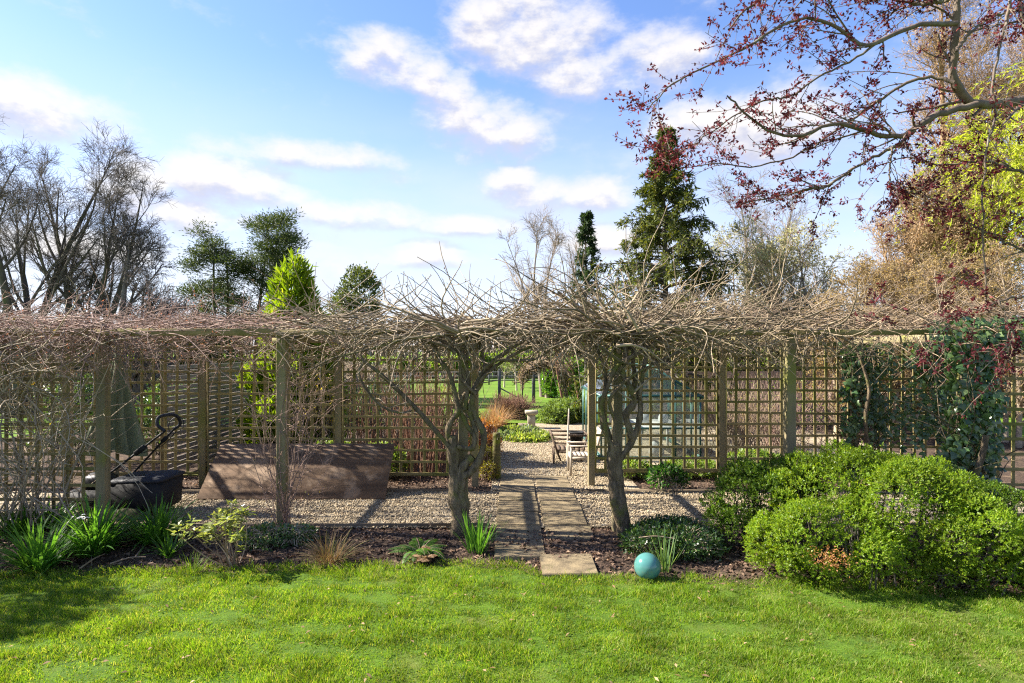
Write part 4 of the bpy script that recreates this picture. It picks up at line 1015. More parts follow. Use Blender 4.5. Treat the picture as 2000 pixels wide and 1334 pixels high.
for i, (px, py, n, l0, l1, lab) in enumerate(((80, 1112, 190, .35, .62, 'lush strap leaved clump nearest the lawn at far left'), (185, 1085, 300, .40, .75, 'largest lush strap leaved clump, left foreground, below the bare looping stems'),
        (305, 1062, 230, .35, .65, 'lush strap leaved clump in front of the mower'), (40, 1050, 120, .3, .55, 'strap leaved clump at left photo edge behind the nearest one'), (100, 1035, 120, .3, .5, 'strap leaved clump against the far left trellis screen'), (330, 1090, 40, .2, .35, 'small strap leaved tuft in bare mulch below the mower clump'))):
    d = gd(py); strap_clump('strap_leaved_plant', lab, (gx(px, d), d, .02), n, l0, l1, .026, M['strap'], 90 + i, .16 if n > 100 else .07, group='strap leaved plants in the left bed')
d = gd(1080); strap_clump('iris_clump', 'upright green blade leaved clump at foot of the left wisteria trunk', (gx(932, d), d, .02), 75, .28, .5, .018, M['strap'], 97, .12, up=2.2, droop=.06)
d = gd(1125); strap_clump('daffodil_leaves', 'pale grey green leaf tuft right beside the turquoise ball', (gx(1303, d), d + .1, .02), 34, .25, .5, .014, M['palegreen'], 98, .09, up=2.4, droop=.05)
d = gd(1098); strap_clump('grass_tuft', 'straw coloured grass tuft with some green in the bed, left of the fern', (gx(645, d), d, .02), 380, .15, .42, .006, M['straw'], 99, .16, up=.9, droop=.14)
d = gd(1120); strap_clump('grass_tuft', 'small bright grass tuft at lawn edge below the pale leaved shrub', (gx(372, d), d, .02), 60, .12, .25, .006, M['grass_blade'], 100, .12)
# fern
M['fern'] = leaf_mat('fern_leaf', (.05, .12, .02), (.09, .17, .03), .45)
def fern(label, base, n, l, seed, lm):
    rs = np.random.RandomState(seed); a = rs.rand(n) * 6.283
    D = np.stack([np.cos(a), np.sin(a), .7 + .5 * rs.rand(n)], 1); P = whips(np.tile(base, (n, 1)), D, l * (.7 + .4 * rs.rand(n)), 12, .02, (0, 0, -.12), rs)
    P[..., 2] = np.maximum(P[..., 2], .03)
    t = thing('fern', label, 'fern', base); G().tubes(P, taper(np.full(n, .004), .0015, 12), 3).build('stalks', M['red_twig'], t)
    g = G(); Ps = np.stack([spline(p, 34) for p in P]); T_ = np.gradient(Ps, axis=1); T_ /= np.linalg.norm(T_, axis=2, keepdims=True)
    S = np.cross(T_, (0, 0, 1.0)); S /= np.linalg.norm(S, axis=2, keepdims=True); f = np.linspace(0, 1, 34)[None]
    L = np.broadcast_to((.085 * np.sin(np.pi * np.clip(f * .9 + .12, 0, 1))), S.shape[:2]).ravel()
    for sg in (-1, 1): g.leaves(Ps.reshape(-1, 3), (S * sg + T_ * .35 - np.array([0, 0, .15])).reshape(-1, 3), L, .016, Nn=np.cross(S, T_).reshape(-1, 3) + .2 * rs.randn(n * 34, 3), fold=.1, rs=rs)
    g.build('fronds', lm, t)
d = gd(1085); fern('green fern with some rusty fronds in the bed left of the left wisteria trunk', (gx(822, d), d, .02), 15, .42, 101, M['fern'])
d = gd(1092); fern('rusty brown withered fern at lawn edge left of the left wisteria trunk', (gx(838, d), d - .05, .02), 9, .3, 102, M['dead_leaf'])
# pale variegated shrub
M['cream'] = leaf_mat('cream_green_leaf', (.26, .28, .11), (.14, .19, .05), .4, .4, .4)
t = thing('pale_shrub', 'small shrub with bare stems and cream green leaf whorls, left bed', 'shrub', (gx(455, gd(1105)), gd(1105), 0)); rs = np.random.RandomState(103)
n = 16; b = ROOT[t.name]; D = np.stack([rs.uniform(-1.3, .6, n), .5 * rs.randn(n), .75 + .5 * rs.rand(n)], 1)
P = whips(np.tile(b, (n, 1)) + rs.randn(n, 3) * (.04, .04, 0), D, .4 + .28 * rs.rand(n), 8, .08, (0, 0, .06), rs); R = taper(np.full(n, .008), .004, 8)
P2, R2 = kids(P, R, 3, .5, .95, 25, 55, .12, .28, 5, .1, (0, 0, .1), rs, .7, .003); G().tubes(P, R, 5).tubes(P2, R2, 4).build('stems', M['tan_twig'], t)
E = np.concatenate([P[:, -1], P2[:, -1]]); g = G()
for j in range(9): g.leaves(E + .015 * rs.randn(*E.shape), rs.randn(len(E), 3) * (1, 1, .4) + (0, 0, .35), .065 + .035 * rs.rand(len(E)), .03, Nn=np.tile((0, 0, 1.0), (len(E), 1)) + .3 * rs.randn(len(E), 3), rs=rs)
g.build('leaves', M['cream'], t)
# fallen sticks on the left bed
for i, (a_, b_) in enumerate((((155, 1120), (205, 1092)), ((215, 1110), (285, 1098)), ((262, 1100), (276, 1082)))):
    p0 = np.array([gx(a_[0], gd(a_[1])), gd(a_[1]), .05]); p1 = np.array([gx(b_[0], gd(b_[1])), gd(b_[1]), .06])
    tag(G().tubes(spline([p0, (p0 + p1) / 2 + (.0, .03, .02), p1], 8), np.linspace(.010, .006, 8), 6).build('fallen_stick', M['tan_twig'], base=p0), ('bare stick on mulch at lawn edge below the largest strap leaved clump', 'long bare stick on mulch right of the strap leaved clumps', 'short forked stick across the long bare stick')[i], 'stick', 'fallen sticks')
p0 = Pt(1248, 1050, 6.7); tag(G().tubes(spline([p0, Pt(1280, 1047, 6.65), Pt(1318, 1052, 6.6)], 8), np.full(8, .007), 5).build('fallen_stick', M['tan_twig'], base=p0), 'thin bare stick lying on the dark mound behind the ball', 'stick', 'fallen sticks')
# tiny white flowers by the strap leaves
rs = np.random.RandomState(104); c = Pt(158, 1010, 6.75); g = G(); C = c + rs.randn(10, 3) * (.05, .03, .012)
for j in range(5): g.leaves(C, np.tile((math.cos(j * 1.257), math.sin(j * 1.257), .2), (10, 1)), .022, .014, Nn=np.tile((0, -.5, 1.0), (10, 1)), rs=rs)
fl = thing('white_flowers', 'tiny white flowers above the strap leaves at far left', 'flower', (c[0], c[1], 0)); g.build('petals', M['white'], fl)
G().tubes(np.stack([np.stack([C * (1, 1, 0) + (0, 0, .02), C * (1, 1, .5), C], 1)])[0], np.full((10, 3), .002), 3).build('stalks', M['strap'], fl)

# ------------------------------------------------------------------ planting behind the trellis
M['thuja'] = leaf_mat('bright_conifer_spray', (.13, .22, .010), (.20, .29, .015), .4, .5, .25, c3=(.27, .33, .03), tint=(1.6, 1.5, .5))
def spray_cone(name, label, base, H, Rb, n, lm, seed, barkm, z0=.1, leaf=(.16, .05), droop=0.0, wob=.12, power=.8, out=.5, upw=1.0, cat='tree'):
    rs = np.random.RandomState(seed); b = np.array(base, float); t = thing(name, label, cat, base)
    G().tubes(np.stack([np.linspace(b, b + (0, 0, H * .97), 8)]), np.linspace(max(.02, H * .014), .01, 8)[None], 8).build('trunk', barkm, t)
    f = 1 - np.sqrt(rs.rand(n)); z = z0 * H + (H * (1 - z0)) * f; a = rs.rand(n) * 6.283
    rad = Rb * (1 - f) ** power * (1 + wob * fbm2(a * 2, z * 3, seed)) * (.72 + .28 * rs.rand(n) ** .5)
    C = b + np.stack([rad * np.cos(a), rad * np.sin(a), z], 1)
    O = np.stack([np.cos(a), np.sin(a), 0 * a], 1)
    D = O * out + np.array([0, 0, upw - droop]) + .25 * rs.randn(n, 3)
    g = G()
    for j in range(6):
        g.leaves(C + .05 * rs.randn(n, 3), D + .38 * rs.randn(n, 3), leaf[0] * (.6 + .7 * rs.rand(n)), leaf[1], rs=rs)
    g.build('crown', lm, t)
    return t
spray_cone('conifer', 'bright yellow green conical conifer standing behind the left trellis', (gx(575, 13.2), 13.2, 0), 4.55, 1.0, 4200, M['thuja'], 111, M['bark_dark'], .02, (.20, .05), wob=.34, power=.62, out=.5)
spray_cone('conifer', 'small dark conifer low behind the left beam, left of the pines', (gx(395, 24), 24, 0), 4.3, 1.0, 1500, leaf_mat('olive_spray', (.06, .085, .02), (.09, .11, .025), .3), 112, M['bark_dark'], .05, (.2, .06), power=.6)
def whippy(name, label, base, n, l0, l1, mat, seed, spread=.35, splay=.35, r0=.006, kidn=1, leaf=None, cat='shrub', wander=.05, bias=(0, 0, .02)):
    rs = np.random.RandomState(seed); b = np.array(base, float); t = thing(name, label, cat, base)
    S = b + np.stack([spread * rs.randn(n) * .6, spread * rs.randn(n) * .5, 0 * rs.rand(n)], 1)
    D = np.stack([splay * rs.randn(n), splay * rs.randn(n), 1 + 0 * rs.rand(n)], 1); P = whips(S, D, l0 + (l1 - l0) * rs.rand(n), 8, wander, bias, rs); R = taper(np.full(n, r0), r0 * .5, 8); g = G().tubes(P, R, 4); PP = [P]
    if kidn: P2, R2 = kids(P, R, kidn, .3, .95, 20, 55, l0 * .3, l1 * .4, 5, wander * 1.5, bias, rs, .7, r0 * .5); g.tubes(P2, R2, 3); PP.append(P2)
    g.build('stems', mat, t)
    if leaf:
        lm, k, L, W = leaf; g = G()
        for P in PP: C, Dd = along(P, rs, k, .25, 1); g.leaves(C, Dd * .5 + .8 * rs.randn(len(C), 3), L * (.6 + .8 * rs.rand(len(C))), W, rs=rs)
        g.build('leaves', lm, t)
    return t
whippy('dogwood', 'upright shrub of bare red brown stems behind the left trellis beside the wisteria', (-1.75, 11.6, 0), 130, 1.3, 2.4, M['bark_red'], 121, .55, .14, .008, 1)
whippy('dogwood', 'second bare red brown stemmed shrub behind the left trellis, further from the path', (-2.9, 12.2, 0), 50, 1.2, 2.2, M['bark_red'], 122, .4, .15, .008, 1)
YL = leaf_mat('yellow_flower', (.55, .40, .02), (.48, .42, .04), .4, .6, tint=(1.3, 1.2, .4))
whippy('forsythia', 'yellow flowering shrub behind the left trellis right of the bright conifer', (-4.05, 12.6, 0), 70, 1.3, 2.4, M['tan_twig'], 123, .45, .22, .007, 2, (YL, 5, .035, .022))
whippy('flowering_shrub', 'shrub with sparse yellow flowers behind left trellis near the wisteria trunk', (-1.2, 12.6, 0), 50, 1.2, 2.2, M['tan_twig'], 124, .35, .2, .006, 2, (YL, 2, .03, .02))
LG = leaf_mat('light_green_leaf', (.12, .2, .03), (.18, .25, .05), .45)
for i, (x, y, w, h_, lab) in enumerate(((-4.3, 11.3, .5, .45, 'low leafy green plant behind the board, under the conifer'), (-3.4, 11.2, .5, .7, 'leafy green plant behind the trellis, above board middle'), (-2.5, 11.1, .45, .65, 'leafy green plant behind the trellis, above board right end'), (4.6, 11.3, .6, .5, 'leafy plant behind the right trellis between right hand posts'), (3.4, 11.2, .5, .35, 'low leafy plant behind right trellis, below the greenhouse gable'), (2.2, 11.1, .4, .35, 'low leafy plant behind right trellis beside the right wisteria trunk'))):
    blob_shrub('leafy_plant', lab, 'plant', (x, y, 0), [(x, y, h_ * .45, w, .35, h_ * .55), (x + w * .6, y + .1, h_ * .35, w * .6, .3, h_ * .45)], 500, LG, (.07, .032), 4, M['grey_twig'], 130 + i, 'leafy plants behind the trellis', stems=12)
OR = leaf_mat('orange_leaf', (.42, .16, .04), (.30, .20, .05), .45, tint=(1.5, 1.1, .5))
blob_shrub('orange_shrub', 'orange leaved shrub at left side of the gravel path behind the log post', 'shrub', (-.75, 13.6, 0), [(-.75, 13.6, .4, .45, .4, .42), (-.45, 13.2, .25, .25, .25, .28)], 800, OR, (.05, .026), 4, M['red_twig'], 141)
blob_shrub('low_shrub', 'low shrub with yellow tinged leaves at foot of the log post', 'shrub', (-.52, 11.1, 0), [(-.55, 11.2, .28, .26, .3, .32), (-.42, 10.9, .15, .2, .2, .2)], 700, leaf_mat('yellow_tinged_leaf', (.09, .11, .025), (.25, .2, .03), .4), (.04, .02), 4, M['red_twig'], 142)
strap_clump('brown_grass', 'fountain of tan dry ornamental grass left of the far path', (-.55, 18.6, 0), 520, .55, .95, .012, leaf_mat('tan_grass', (.42, .27, .14), (.30, .19, .10), .4, .7, .2, tint=(1.3, 1.1, .7)), 143, .3, 'grass plant', droop=.15, up=1.2)
whippy('twiggy_shrub', 'rounded dark purple brown leafless shrub beside the far path', (.0, 20.6, 0), 420, .6, 1.05, M['bark_red'], 144, .35, .55, .009, 3)
M['juniper'] = leaf_mat('juniper_spray', (.11, .175, .035), (.16, .225, .045), .3, .6)
blob_shrub('juniper', 'wide green dome shaped juniper right of the far path', 'shrub', (1.72, 19.7, 0), [(1.5, 19.5, .2, .62, .55, .42), (2.0, 19.8, .25, .6, .6, .50), (1.75, 20.2, .3, .6, .5, .45)], 3600, M['juniper'], (.08, .03), 5, M['bark_dark'], 145)
M['laurel'] = leaf_mat('laurel_leaf', (.09, .20, .022), (.14, .27, .03), .35, .22, .7, c3=(.16, .27, .05))
for i, (x, y, w, h_, lab) in enumerate(((1.95, 29.5, .45, 1.75, 'narrow glossy green laurel column seen through the far arch'), (2.75, 28, .6, 1.95, 'broader glossy green laurel right of the far arch'))):
    blob_shrub('laurel_bush', lab, 'shrub', (x, y, 0), [(x, y, h_ * .5, w, w, h_ * .52), (x + .1, y, h_ * .25, w, w, h_ * .3)], 1500, M['laurel'], (.14, .06), 4, M['bark_dark'], 147 + i, 'laurel bushes', stems=6)
PG = leaf_mat('perennial_leaf', (.12, .19, .03), (.20, .25, .06), .45, c3=(.28, .30, .10)); GG = leaf_mat('grey_green_leaf', (.17, .21, .12), (.11, .16, .07), .35)
for i, (px, py, w, m_) in enumerate(((985, 858, .35, GG), (1015, 862, .35, PG), (1045, 862, .33, PG), (1000, 846, .35, PG), (1030, 846, .35, GG), (1058, 858, .28, PG))):
    d = gd(py); x = gx(px, d)
    blob_shrub('perennial_plant', ('leftmost grey green low plant of the patch below the pedestal', 'light green low plant at front of the patch below the pedestal', 'broad leaved light green low plant in front of the pedestal', 'light green low plant at back left of the patch', 'grey green low plant at back of the patch by pedestal', 'rightmost light green low plant of the patch beside the gravel')[i], 'plant', (x, d, 0),
               [(x, d, .04, w, .42, .13)], 260, m_, (.11, .05), 4, M['grey_twig'], 151 + i, 'low plants in the patch by the path', stems=6)

DG = leaf_mat('deep_evergreen_leaf', (.035, .075, .02), (.06, .11, .028), .3, .4, .4, c3=(.10, .14, .03))
for i, (x, y, w, h_, m_, lab) in enumerate(((-9.3, 12.6, .95, 1.9, DG, 'dark evergreen shrub behind the far left trellis, at photo edge'), (-7.7, 13.4, .8, 1.7, DG, 'dark evergreen shrub behind the trellis beside the slatted fence'),
        (-3.3, 15.5, .9, 1.7, DG, 'dark evergreen shrub behind the trellis, between conifer and dogwood'), (-1.9, 17.0, .8, 1.35, LG, 'light green rounded shrub behind the dogwood stems'), (-4.9, 15.0, .7, 1.5, LG, 'light green rounded shrub left behind the bright conifer'))):
    blob_shrub('evergreen_shrub', lab, 'shrub', (x, y, 0), [(x, y, h_ * .5, w, .6, h_ * .5), (x + w * .5, y + .2, h_ * .35, w * .7, .5, h_ * .4), (x - w * .5, y, h_ * .3, w * .6, .5, h_ * .36)], 1100, m_, (.085, .04), 4, M['bark_dark'], 241 + i, 'shrubs behind the left trellis', stems=8)
whippy('twiggy_shrub', 'bare brown twiggy shrub behind the trellis above the board right end', (-2.4, 13.4, 0), 150, 1.1, 2.1, M['grey_twig'], 247, .5, .35, .007, 3)

# ------------------------------------------------------------------ trees
def bare_tree(name, label, base, H, seed, barkm, twigm, r0=.2, lean=(0, 0), stems=1, spread=1.0, n1=14, n2=9, n3=7, n4=4, ang=(22, 50), clear=.2, twig=.008, up=.035, leaf=None, crown='crown', l1=.5):
    rs = np.random.RandomState(seed); b = np.array(base, float); t = thing(name, label, 'tree', base)
    S = b + np.stack([.25 * rs.randn(stems) * (stems > 1), .25 * rs.randn(stems) * (stems > 1), 0 * rs.rand(stems) - .05], 1)
    D = np.stack([lean[0] + (.20 * rs.randn(stems) if stems > 1 else np.zeros(1)), lean[1] + .12 * rs.randn(stems), np.ones(stems)], 1)
    P = whips(S, D, H * (.86 + .14 * rs.rand(stems)), 14, .045, (0, 0, .02), rs); R = taper(np.full(stems, r0), twig * 1.2, 14); R[:, 0] *= 1.25
    G().tubes(P, R, 9).build('trunk', barkm, t, smooth=True)
    g = G(); A = []
    P1, R1 = kids(P, R, n1, clear, .97, *ang, H * l1 * .55 * spread, H * l1 * spread, 10, .06, (0, 0, up), rs, .55, twig * 1.5, .72); g.tubes(P1, R1, 6)
    P2, R2 = kids(P1, R1, n2, .15, .97, 22, 55, H * .10 * spread, H * .21 * spread, 7, .09, (0, 0, up), rs, .5, twig, .5); g.tubes(P2, R2, 4)
    P3, R3 = kids(P2, R2, n3, .15, 1, 22, 60, H * .04 * spread, H * .09 * spread, 5, .12, (0, 0, up), rs, .6, twig * .75, .4); g.tubes(P3, R3, 3)
    A = [P2, P3]
    if n4: P4, R4 = kids(P3, R3, n4, .2, 1, 25, 60, H * .02, H * .045, 3, .1, (0, 0, up), rs, .7, twig * .6, .3); g.tubes(P4, R4, 3); A.append(P4)
    g.build(crown, twigm, t)
    if leaf:
        lm, k, L, W = leaf; g = G()
        for Q in A[1:]: C, Dd = along(Q, rs, k, .2, 1); g.leaves(C, Dd + .7 * rs.randn(len(C), 3), L * (.6 + .8 * rs.rand(len(C))), W, rs=rs)
        g.build('buds', lm, t)
    return t
BT = rough_mat('dark_twig', (.12, .10, .085), (.075, .065, .056), 3, .85, 0, island=.25)
BG = rough_mat('grey_brown_twig', (.30, .24, .19), (.20, .16, .125), 3, .85, 0, island=.25)
d = 22
bare_tree('bare_tree', 'tallest bare dark tree at left edge of photo', (gx(45, d), d, 0), 11.3, 161, M['bark_dark'], BT, .20, (.02, 0), 3, .8, 10, 8, 7, 4, (18, 45), .28, twig=.009)
bare_tree('bare_tree', 'bare dark tree with upright forks, second from left edge', (gx(140, d + 1), d + 1, 0), 10.0, 162, M['bark_dark'], BT, .20, (.05, 0), 3, .8, 10, 8, 7, 4, (18, 45), .28, twig=.009)
bare_tree('bare_tree', 'bare tree with pale thick trunk leaning right, third from left edge', (gx(215, d - 1), d - 1, 0), 7.6, 163, M['bark_grey'], BT, .26, (.12, 0), 1, .95, 16, 9, 7, 3, (25, 58), .28, twig=.011)
bare_tree('bare_tree', 'low spreading bare tree right of the tall bare trees', (gx(255, 20), 20, 0), 5.0, 164, M['bark_dark'], BT, .15, (.25, 0), 3, 1.2, 10, 7, 6, 3, (30, 65), .2, twig=.009, up=.015)
bare_tree('bare_tree', 'bare tree cut by the left edge of photo', (gx(-90, 24), 24, 0), 10, 165, M['bark_dark'], BT, .24, (0, 0), 2, .8, 11, 8, 5, 2, (18, 42), twig=.010)
bare_tree('bare_tree', 'slender bare upright tree left of the slim dark conifer', (gx(1065, 30), 30, 0), 9.6, 166, BG, BG, .12, (0, 0), 4, .6, 11, 7, 5, 2, (12, 28), .25, twig=.009, up=.06)
bare_tree('bare_tree', 'grey brown bare tree right of the big spruce', (gx(1490, 27), 27, 0), 10.6, 167, M['bark_grey'], BG, .2, (-.03, 0), 3, .85, 12, 8, 6, 3, (22, 48), .15, twig=.009)
bare_tree('bare_tree', 'smaller bare tree between big spruce and pale budding tree', (gx(1440, 21), 21, 0), 6.3, 168, M['bark_grey'], BG, .12, (.06, 0), 2, .9, 12, 8, 5, 2, (22, 50), .15, twig=.007)
BUD = leaf_mat('cream_bud', (.46, .44, .24), (.36, .36, .17), .4, .7, .2, tint=(1.3, 1.25, .8))
bare_tree('budding_tree', 'rounded tree with pale cream green buds above the right climber', (gx(1600, 20), 20, 0), 6.9, 169, M['bark_grey'], M['grey_twig'], .13, (0, 0), 4, .95, 13, 9, 6, 2, (25, 55), .12, twig=.007, leaf=(BUD, 2, .075, .045))
OCH = leaf_mat('ochre_bud', (.38, .27, .12), (.28, .22, .09), .4, .7, .2, tint=(1.3, 1.15, .6))
for i, (px, d, H, lab) in enumerate(((1745, 17, 4.9, 'ochre budding shrub tree above the right climber, left one'), (1860, 16, 5.1, 'ochre budding shrub tree above the ivy, middle one'), (1985, 15, 4.9, 'ochre budding shrub tree at right photo edge'), (1655, 16, 3.9, 'low olive budding shrub right below the pale budding tree'))):
    bare_tree('budding_shrub', lab, (gx(px, d), d, 0), H, 171 + i, M['grey_twig'], M['tan_twig'], .07, (0, 0), 6, .95, 10, 8, 5, 2, (25, 55), .08, twig=.006, leaf=(OCH, 2, .055, .03), l1=.45)
# tall tan poplars
TAN = leaf_mat('tan_catkin', (.50, .36, .22), (.42, .31, .19), .4, .7, .2, tint=(1.3, 1.1, .7))
bare_tree('poplar_tree', 'very tall slender tan twigged poplar rising out of the top of photo', (gx(1830, 30), 30, 0), 20.5, 181, M['bark_tan'], M['bark_tan'], .28, (0, 0), 4, .75, 30, 11, 7, 2, (10, 24), .05, twig=.010, up=.06, leaf=(TAN, 1, .12, .045), l1=.30)
bare_tree('poplar_tree', 'shorter broad tan twigged tree beneath the tall poplar', (gx(1790, 27), 27, 0), 9.8, 182, M['bark_tan'], M['bark_tan'], .2, (0, 0), 5, .8, 17, 10, 7, 2, (14, 34), .08, twig=.009, up=.05, leaf=(TAN, 1, .11, .045), l1=.42)
# willow
WIL = leaf_mat('lime_willow_leaf', (.36, .43, .03), (.44, .50, .05), .5, .6, .2, tint=(1.35, 1.3, .5))
def willow(label, base, H, W, n, seed):
    rs = np.random.RandomState(seed); b = np.array(base, float); t = thing('willow_tree', label, 'tree', base)
    P = whips(b[None], np.array([[0, 0, 1.0]]), np.array([H * .55]), 10, .05, (0, 0, 0), rs); R = taper(.4, .2, 10); G().tubes(P, R, 10).build('trunk', M['bark_grey'], t)
    P1, R1 = kids(P, R, 26, .35, 1, 15, 60, H * .32, H * .55, 10, .06, (0, 0, .02), rs, .5, .03, .3); g = G().tubes(P1, R1, 6)
    P2, R2 = kids(P1, R1, 7, .25, 1, 20, 60, H * .08, H * .2, 7, .1, (0, 0, .0), rs, .5, .015, .3); g.tubes(P2, R2, 4)
    S, Dd = along(P2, rs, 5, .2, 1); m = len(S); P3 = whips(S, Dd * .5 + .3 * rs.randn(m, 3), 1.4 + 3.4 * rs.rand(m), 9, .05, (0, 0, -.28), rs); g.tubes(P3, np.full((m, 9), .006), 3)
    g.build('crown', M['tan_twig'], t)
    C, Dl = along(P3, rs, 44, .02, 1); G().leaves(C, Dl + .5 * rs.randn(len(C), 3), .16 + .1 * rs.rand(len(C)), .045, rs=rs).build('leaves', WIL, t)
willow('bright lime green weeping willow at right edge of photo', (gx(2150, 25), 25, 0), 15.5, 4, 0, 183)
# spruce and pines
NE = leaf_mat('spruce_needles', (.045, .065, .012), (.085, .105, .016), .25, .6, .2, c3=(.15, .155, .018), tint=(1.6, 1.5, .5))
NE2 = leaf_mat('dark_conifer_needles', (.025, .05, .02), (.045, .075, .025), .2, .6, .2)
def spruce(name, label, base, H, Rb, nw, per, seed, lm, dens=14, z0=.12, droop=.5, hang=.45, pw=.8):
    rs = np.random.RandomState(seed); b = np.array(base, float); t = thing(name, label, 'tree', base)
    tp = whips(b[None], np.array([[0, 0, 1.0]]), np.array([H]), 12, .006, (0, 0, .02), rs); G().tubes(tp, taper(H * .016, .015, 12), 9).build('trunk', M['bark_dark'], t, smooth=True)
    n = nw * per; f = np.repeat(np.linspace(0, 1, nw), per) + .012 * rs.randn(n); f = np.clip(f, 0, .985)
    z = H * (z0 + (1 - z0) * f); a = rs.rand(n) * 6.283
    L = Rb * ((1 - f) ** pw) * (.62 + .5 * rs.rand(n)) + .10
    D = np.stack([np.cos(a), np.sin(a), .10 + .55 * f], 1)
    N = 9; P = whips(b + np.stack([0 * a, 0 * a, z], 1), D, L, N, .035, (0, 0, -droop / N), rs)
    up = np.linspace(0, 1, N) ** 3; P[..., 2] += up[None] * (L * .10)[:, None]
    g = G().tubes(P, taper(.012 + .012 * L, .006, N), 4); 
    C, Dd = along(P, rs, dens, .28, 1.0); m = len(C); out = np.repeat(np.stack([np.cos(a), np.sin(a), 0 * a], 1), dens, 0)
    Lb = np.repeat(L, dens); sw = rs.randn(m, 3) * .55
    P2 = whips(C, Dd * .5 + sw + np.array([0, 0, -hang]), (.10 + .16 * np.minimum(Lb, 2.2)) * (.5 + .8 * rs.rand(m)), 5, .08, (0, 0, -.12 * hang), rs); g.tubes(P2, np.full((m, 5), .006), 3)
    g.build('branches', M['bark_dark'], t)
    g = G(); Cn, Dn = along(P2, rs, 8, .0, 1); g.leaves(Cn, Dn * .7 + .55 * rs.randn(len(Cn), 3), .13 + .07 * rs.rand(len(Cn)), .045, rs=rs)
    C4, D4 = along(P, rs, 14, .45, 1); g.leaves(C4, D4 + .6 * rs.randn(len(C4), 3), .15, .04, rs=rs)
    g.build('crown', lm, t)
spruce('spruce_tree', 'tall dark pointed spruce with drooping branches right of centre', (gx(1302, 20), 20, 0), 10.0, 4.3, 34, 7, 191, NE, 17, .10, .95, .85, 1.12)
spruce('conifer', 'slim dark pointed conifer with grey trunk left of the big spruce', (gx(1146, 24), 24, 0), 8.0, .85, 24, 5, 192, NE2, 7, .30, .7, .5)
PN = leaf_mat('pine_needles', (.035, .06, .025), (.06, .085, .03), .2, .6, .2, c3=(.10, .125, .035))
def pine(label, base, H, lean, nl, seed, W=2.0, z0=.42):
    rs = np.random.RandomState(seed); b = np.array(base, float); t = thing('pine_tree', label, 'tree', base, 'pine trees')
    tp = whips(b[None], np.array([[lean, 0, 1.0]]), np.array([H]), 14, .03, (0, 0, .03), rs); R = taper(H * .017, .03, 14); g = G().tubes(tp, R, 8)
    g.build('trunk', M['bark_dark'], t, smooth=True)
    P, RR = kids(tp, R, nl, z0, 1.0, 55, 88, W * .55, W * 1.15, 8, .07, (0, 0, .03), rs, .35, .02, .45); g = G().tubes(P, RR, 5)
    P2, R2 = kids(P, RR, 5, .35, 1, 25, 60, .3, .9, 5, .1, (0, 0, .06), rs, .5, .012, .3); g.tubes(P2, R2, 3); g.build('branches', M['bark_dark'], t)
    E = np.concatenate([P2[:, -1], P[:, -1], P2[:, 3], tp[:, -1], P[:, 6]]); g = G()
    m = len(E); k = 34; C = np.repeat(E, k, 0) + rs.randn(m * k, 3) * (.24, .24, .09); D = (C - np.repeat(E, k, 0)) * 2.5 + .35 * rs.randn(m * k, 3) + (0, 0, .35)
    g.leaves(C, D, .13 + .10 * rs.rand(m * k), .04, rs=rs); g.build('crown', PN, t)
pine('leftmost pine tree with wide flat layered branches', (gx(425, 30), 30, 0), 7.9, -.02, 20, 201, 2.1, .28)
pine('second pine tree from the left, close beside the first', (gx(447, 31), 31, 0), 8.0, .0, 16, 202, 1.6, .35)
pine('third pine tree, tall, left of the bright conifer', (gx(500, 30), 30, 0), 8.9, .02, 20, 203, 1.7, .40)
pine('rightmost pine tree of the group, leaning right', (gx(524, 29), 29, 0), 8.6, .05, 20, 204, 1.8, .40)
blob_shrub('evergreen_tree', 'small rounded olive evergreen tree above the left wisteria', 'tree', (gx(703, 26), 26, 0), [(gx(703, 26), 26, 4.6, .95, .9, 1.5), (gx(690, 26), 26, 3.6, 1.2, 1.0, 1.6)], 1500, leaf_mat('olive_evergreen_leaf', (.06, .085, .025), (.10, .125, .035), .3), (.16, .07), 4, M['bark_dark'], 205, stems=5)
blob_shrub('evergreen_tree', 'dark low evergreen below the pines', 'tree', (gx(365, 28), 28, 0), [(gx(360, 28), 28, 1.8, 1.6, 1.0, 2.2), (gx(430, 28), 28, 1.5, 1.4, 1.0, 2.1)], 1600, PN, (.2, .07), 4, M['bark_dark'], 206, stems=5)
# paperbark tree, young orchard trees
bare_tree('red_barked_tree', 'small tree with peeling red bark beside the greenhouse corner', (gx(1130, 22), 22, 0), 3.9, 207, M['bark_red'], M['red_twig'], .05, (-.02, 0), 2, .85, 8, 5, 4, 1, (25, 50), .25, twig=.006, leaf=(leaf_mat('tiny_red_leaf', (.25, .12, .06), (.2, .16, .06), .4), 1, .04, .025))
for i, (px, d) in enumerate(((1009, 35), (1059, 31.5), (985, 38))):
    bare_tree('orchard_tree', ('young orchard tree with pale trunk left of the far arch', 'young orchard tree with pale trunk seen through the far arch', 'young orchard tree furthest left on the back lawn')[i], (gx(px, d), d, 0), 2.7, 208 + i, M['teak'], M['grey_twig'], .06, (0, 0), 1, 1.3, 12, 7, 4, 0, (35, 70), .35, twig=.008, leaf=(LG, 3, .08, .05))
blob_shrub('evergreen_tree', 'broad evergreen tree just beyond the left edge of photo, shading the lawn corner', 'tree', (-9.6, 6.3, 0), [(-9.6, 6.3, 2.6, 1.25, 1.1, 1.6), (-9.2, 5.6, 2.1, 1.0, .9, 1.1), (-9.7, 6.2, 1.2, 1.2, 1.0, 1.1)], 2600, DG, (.10, .05), 4, M['bark_dark'], 249, stems=10)
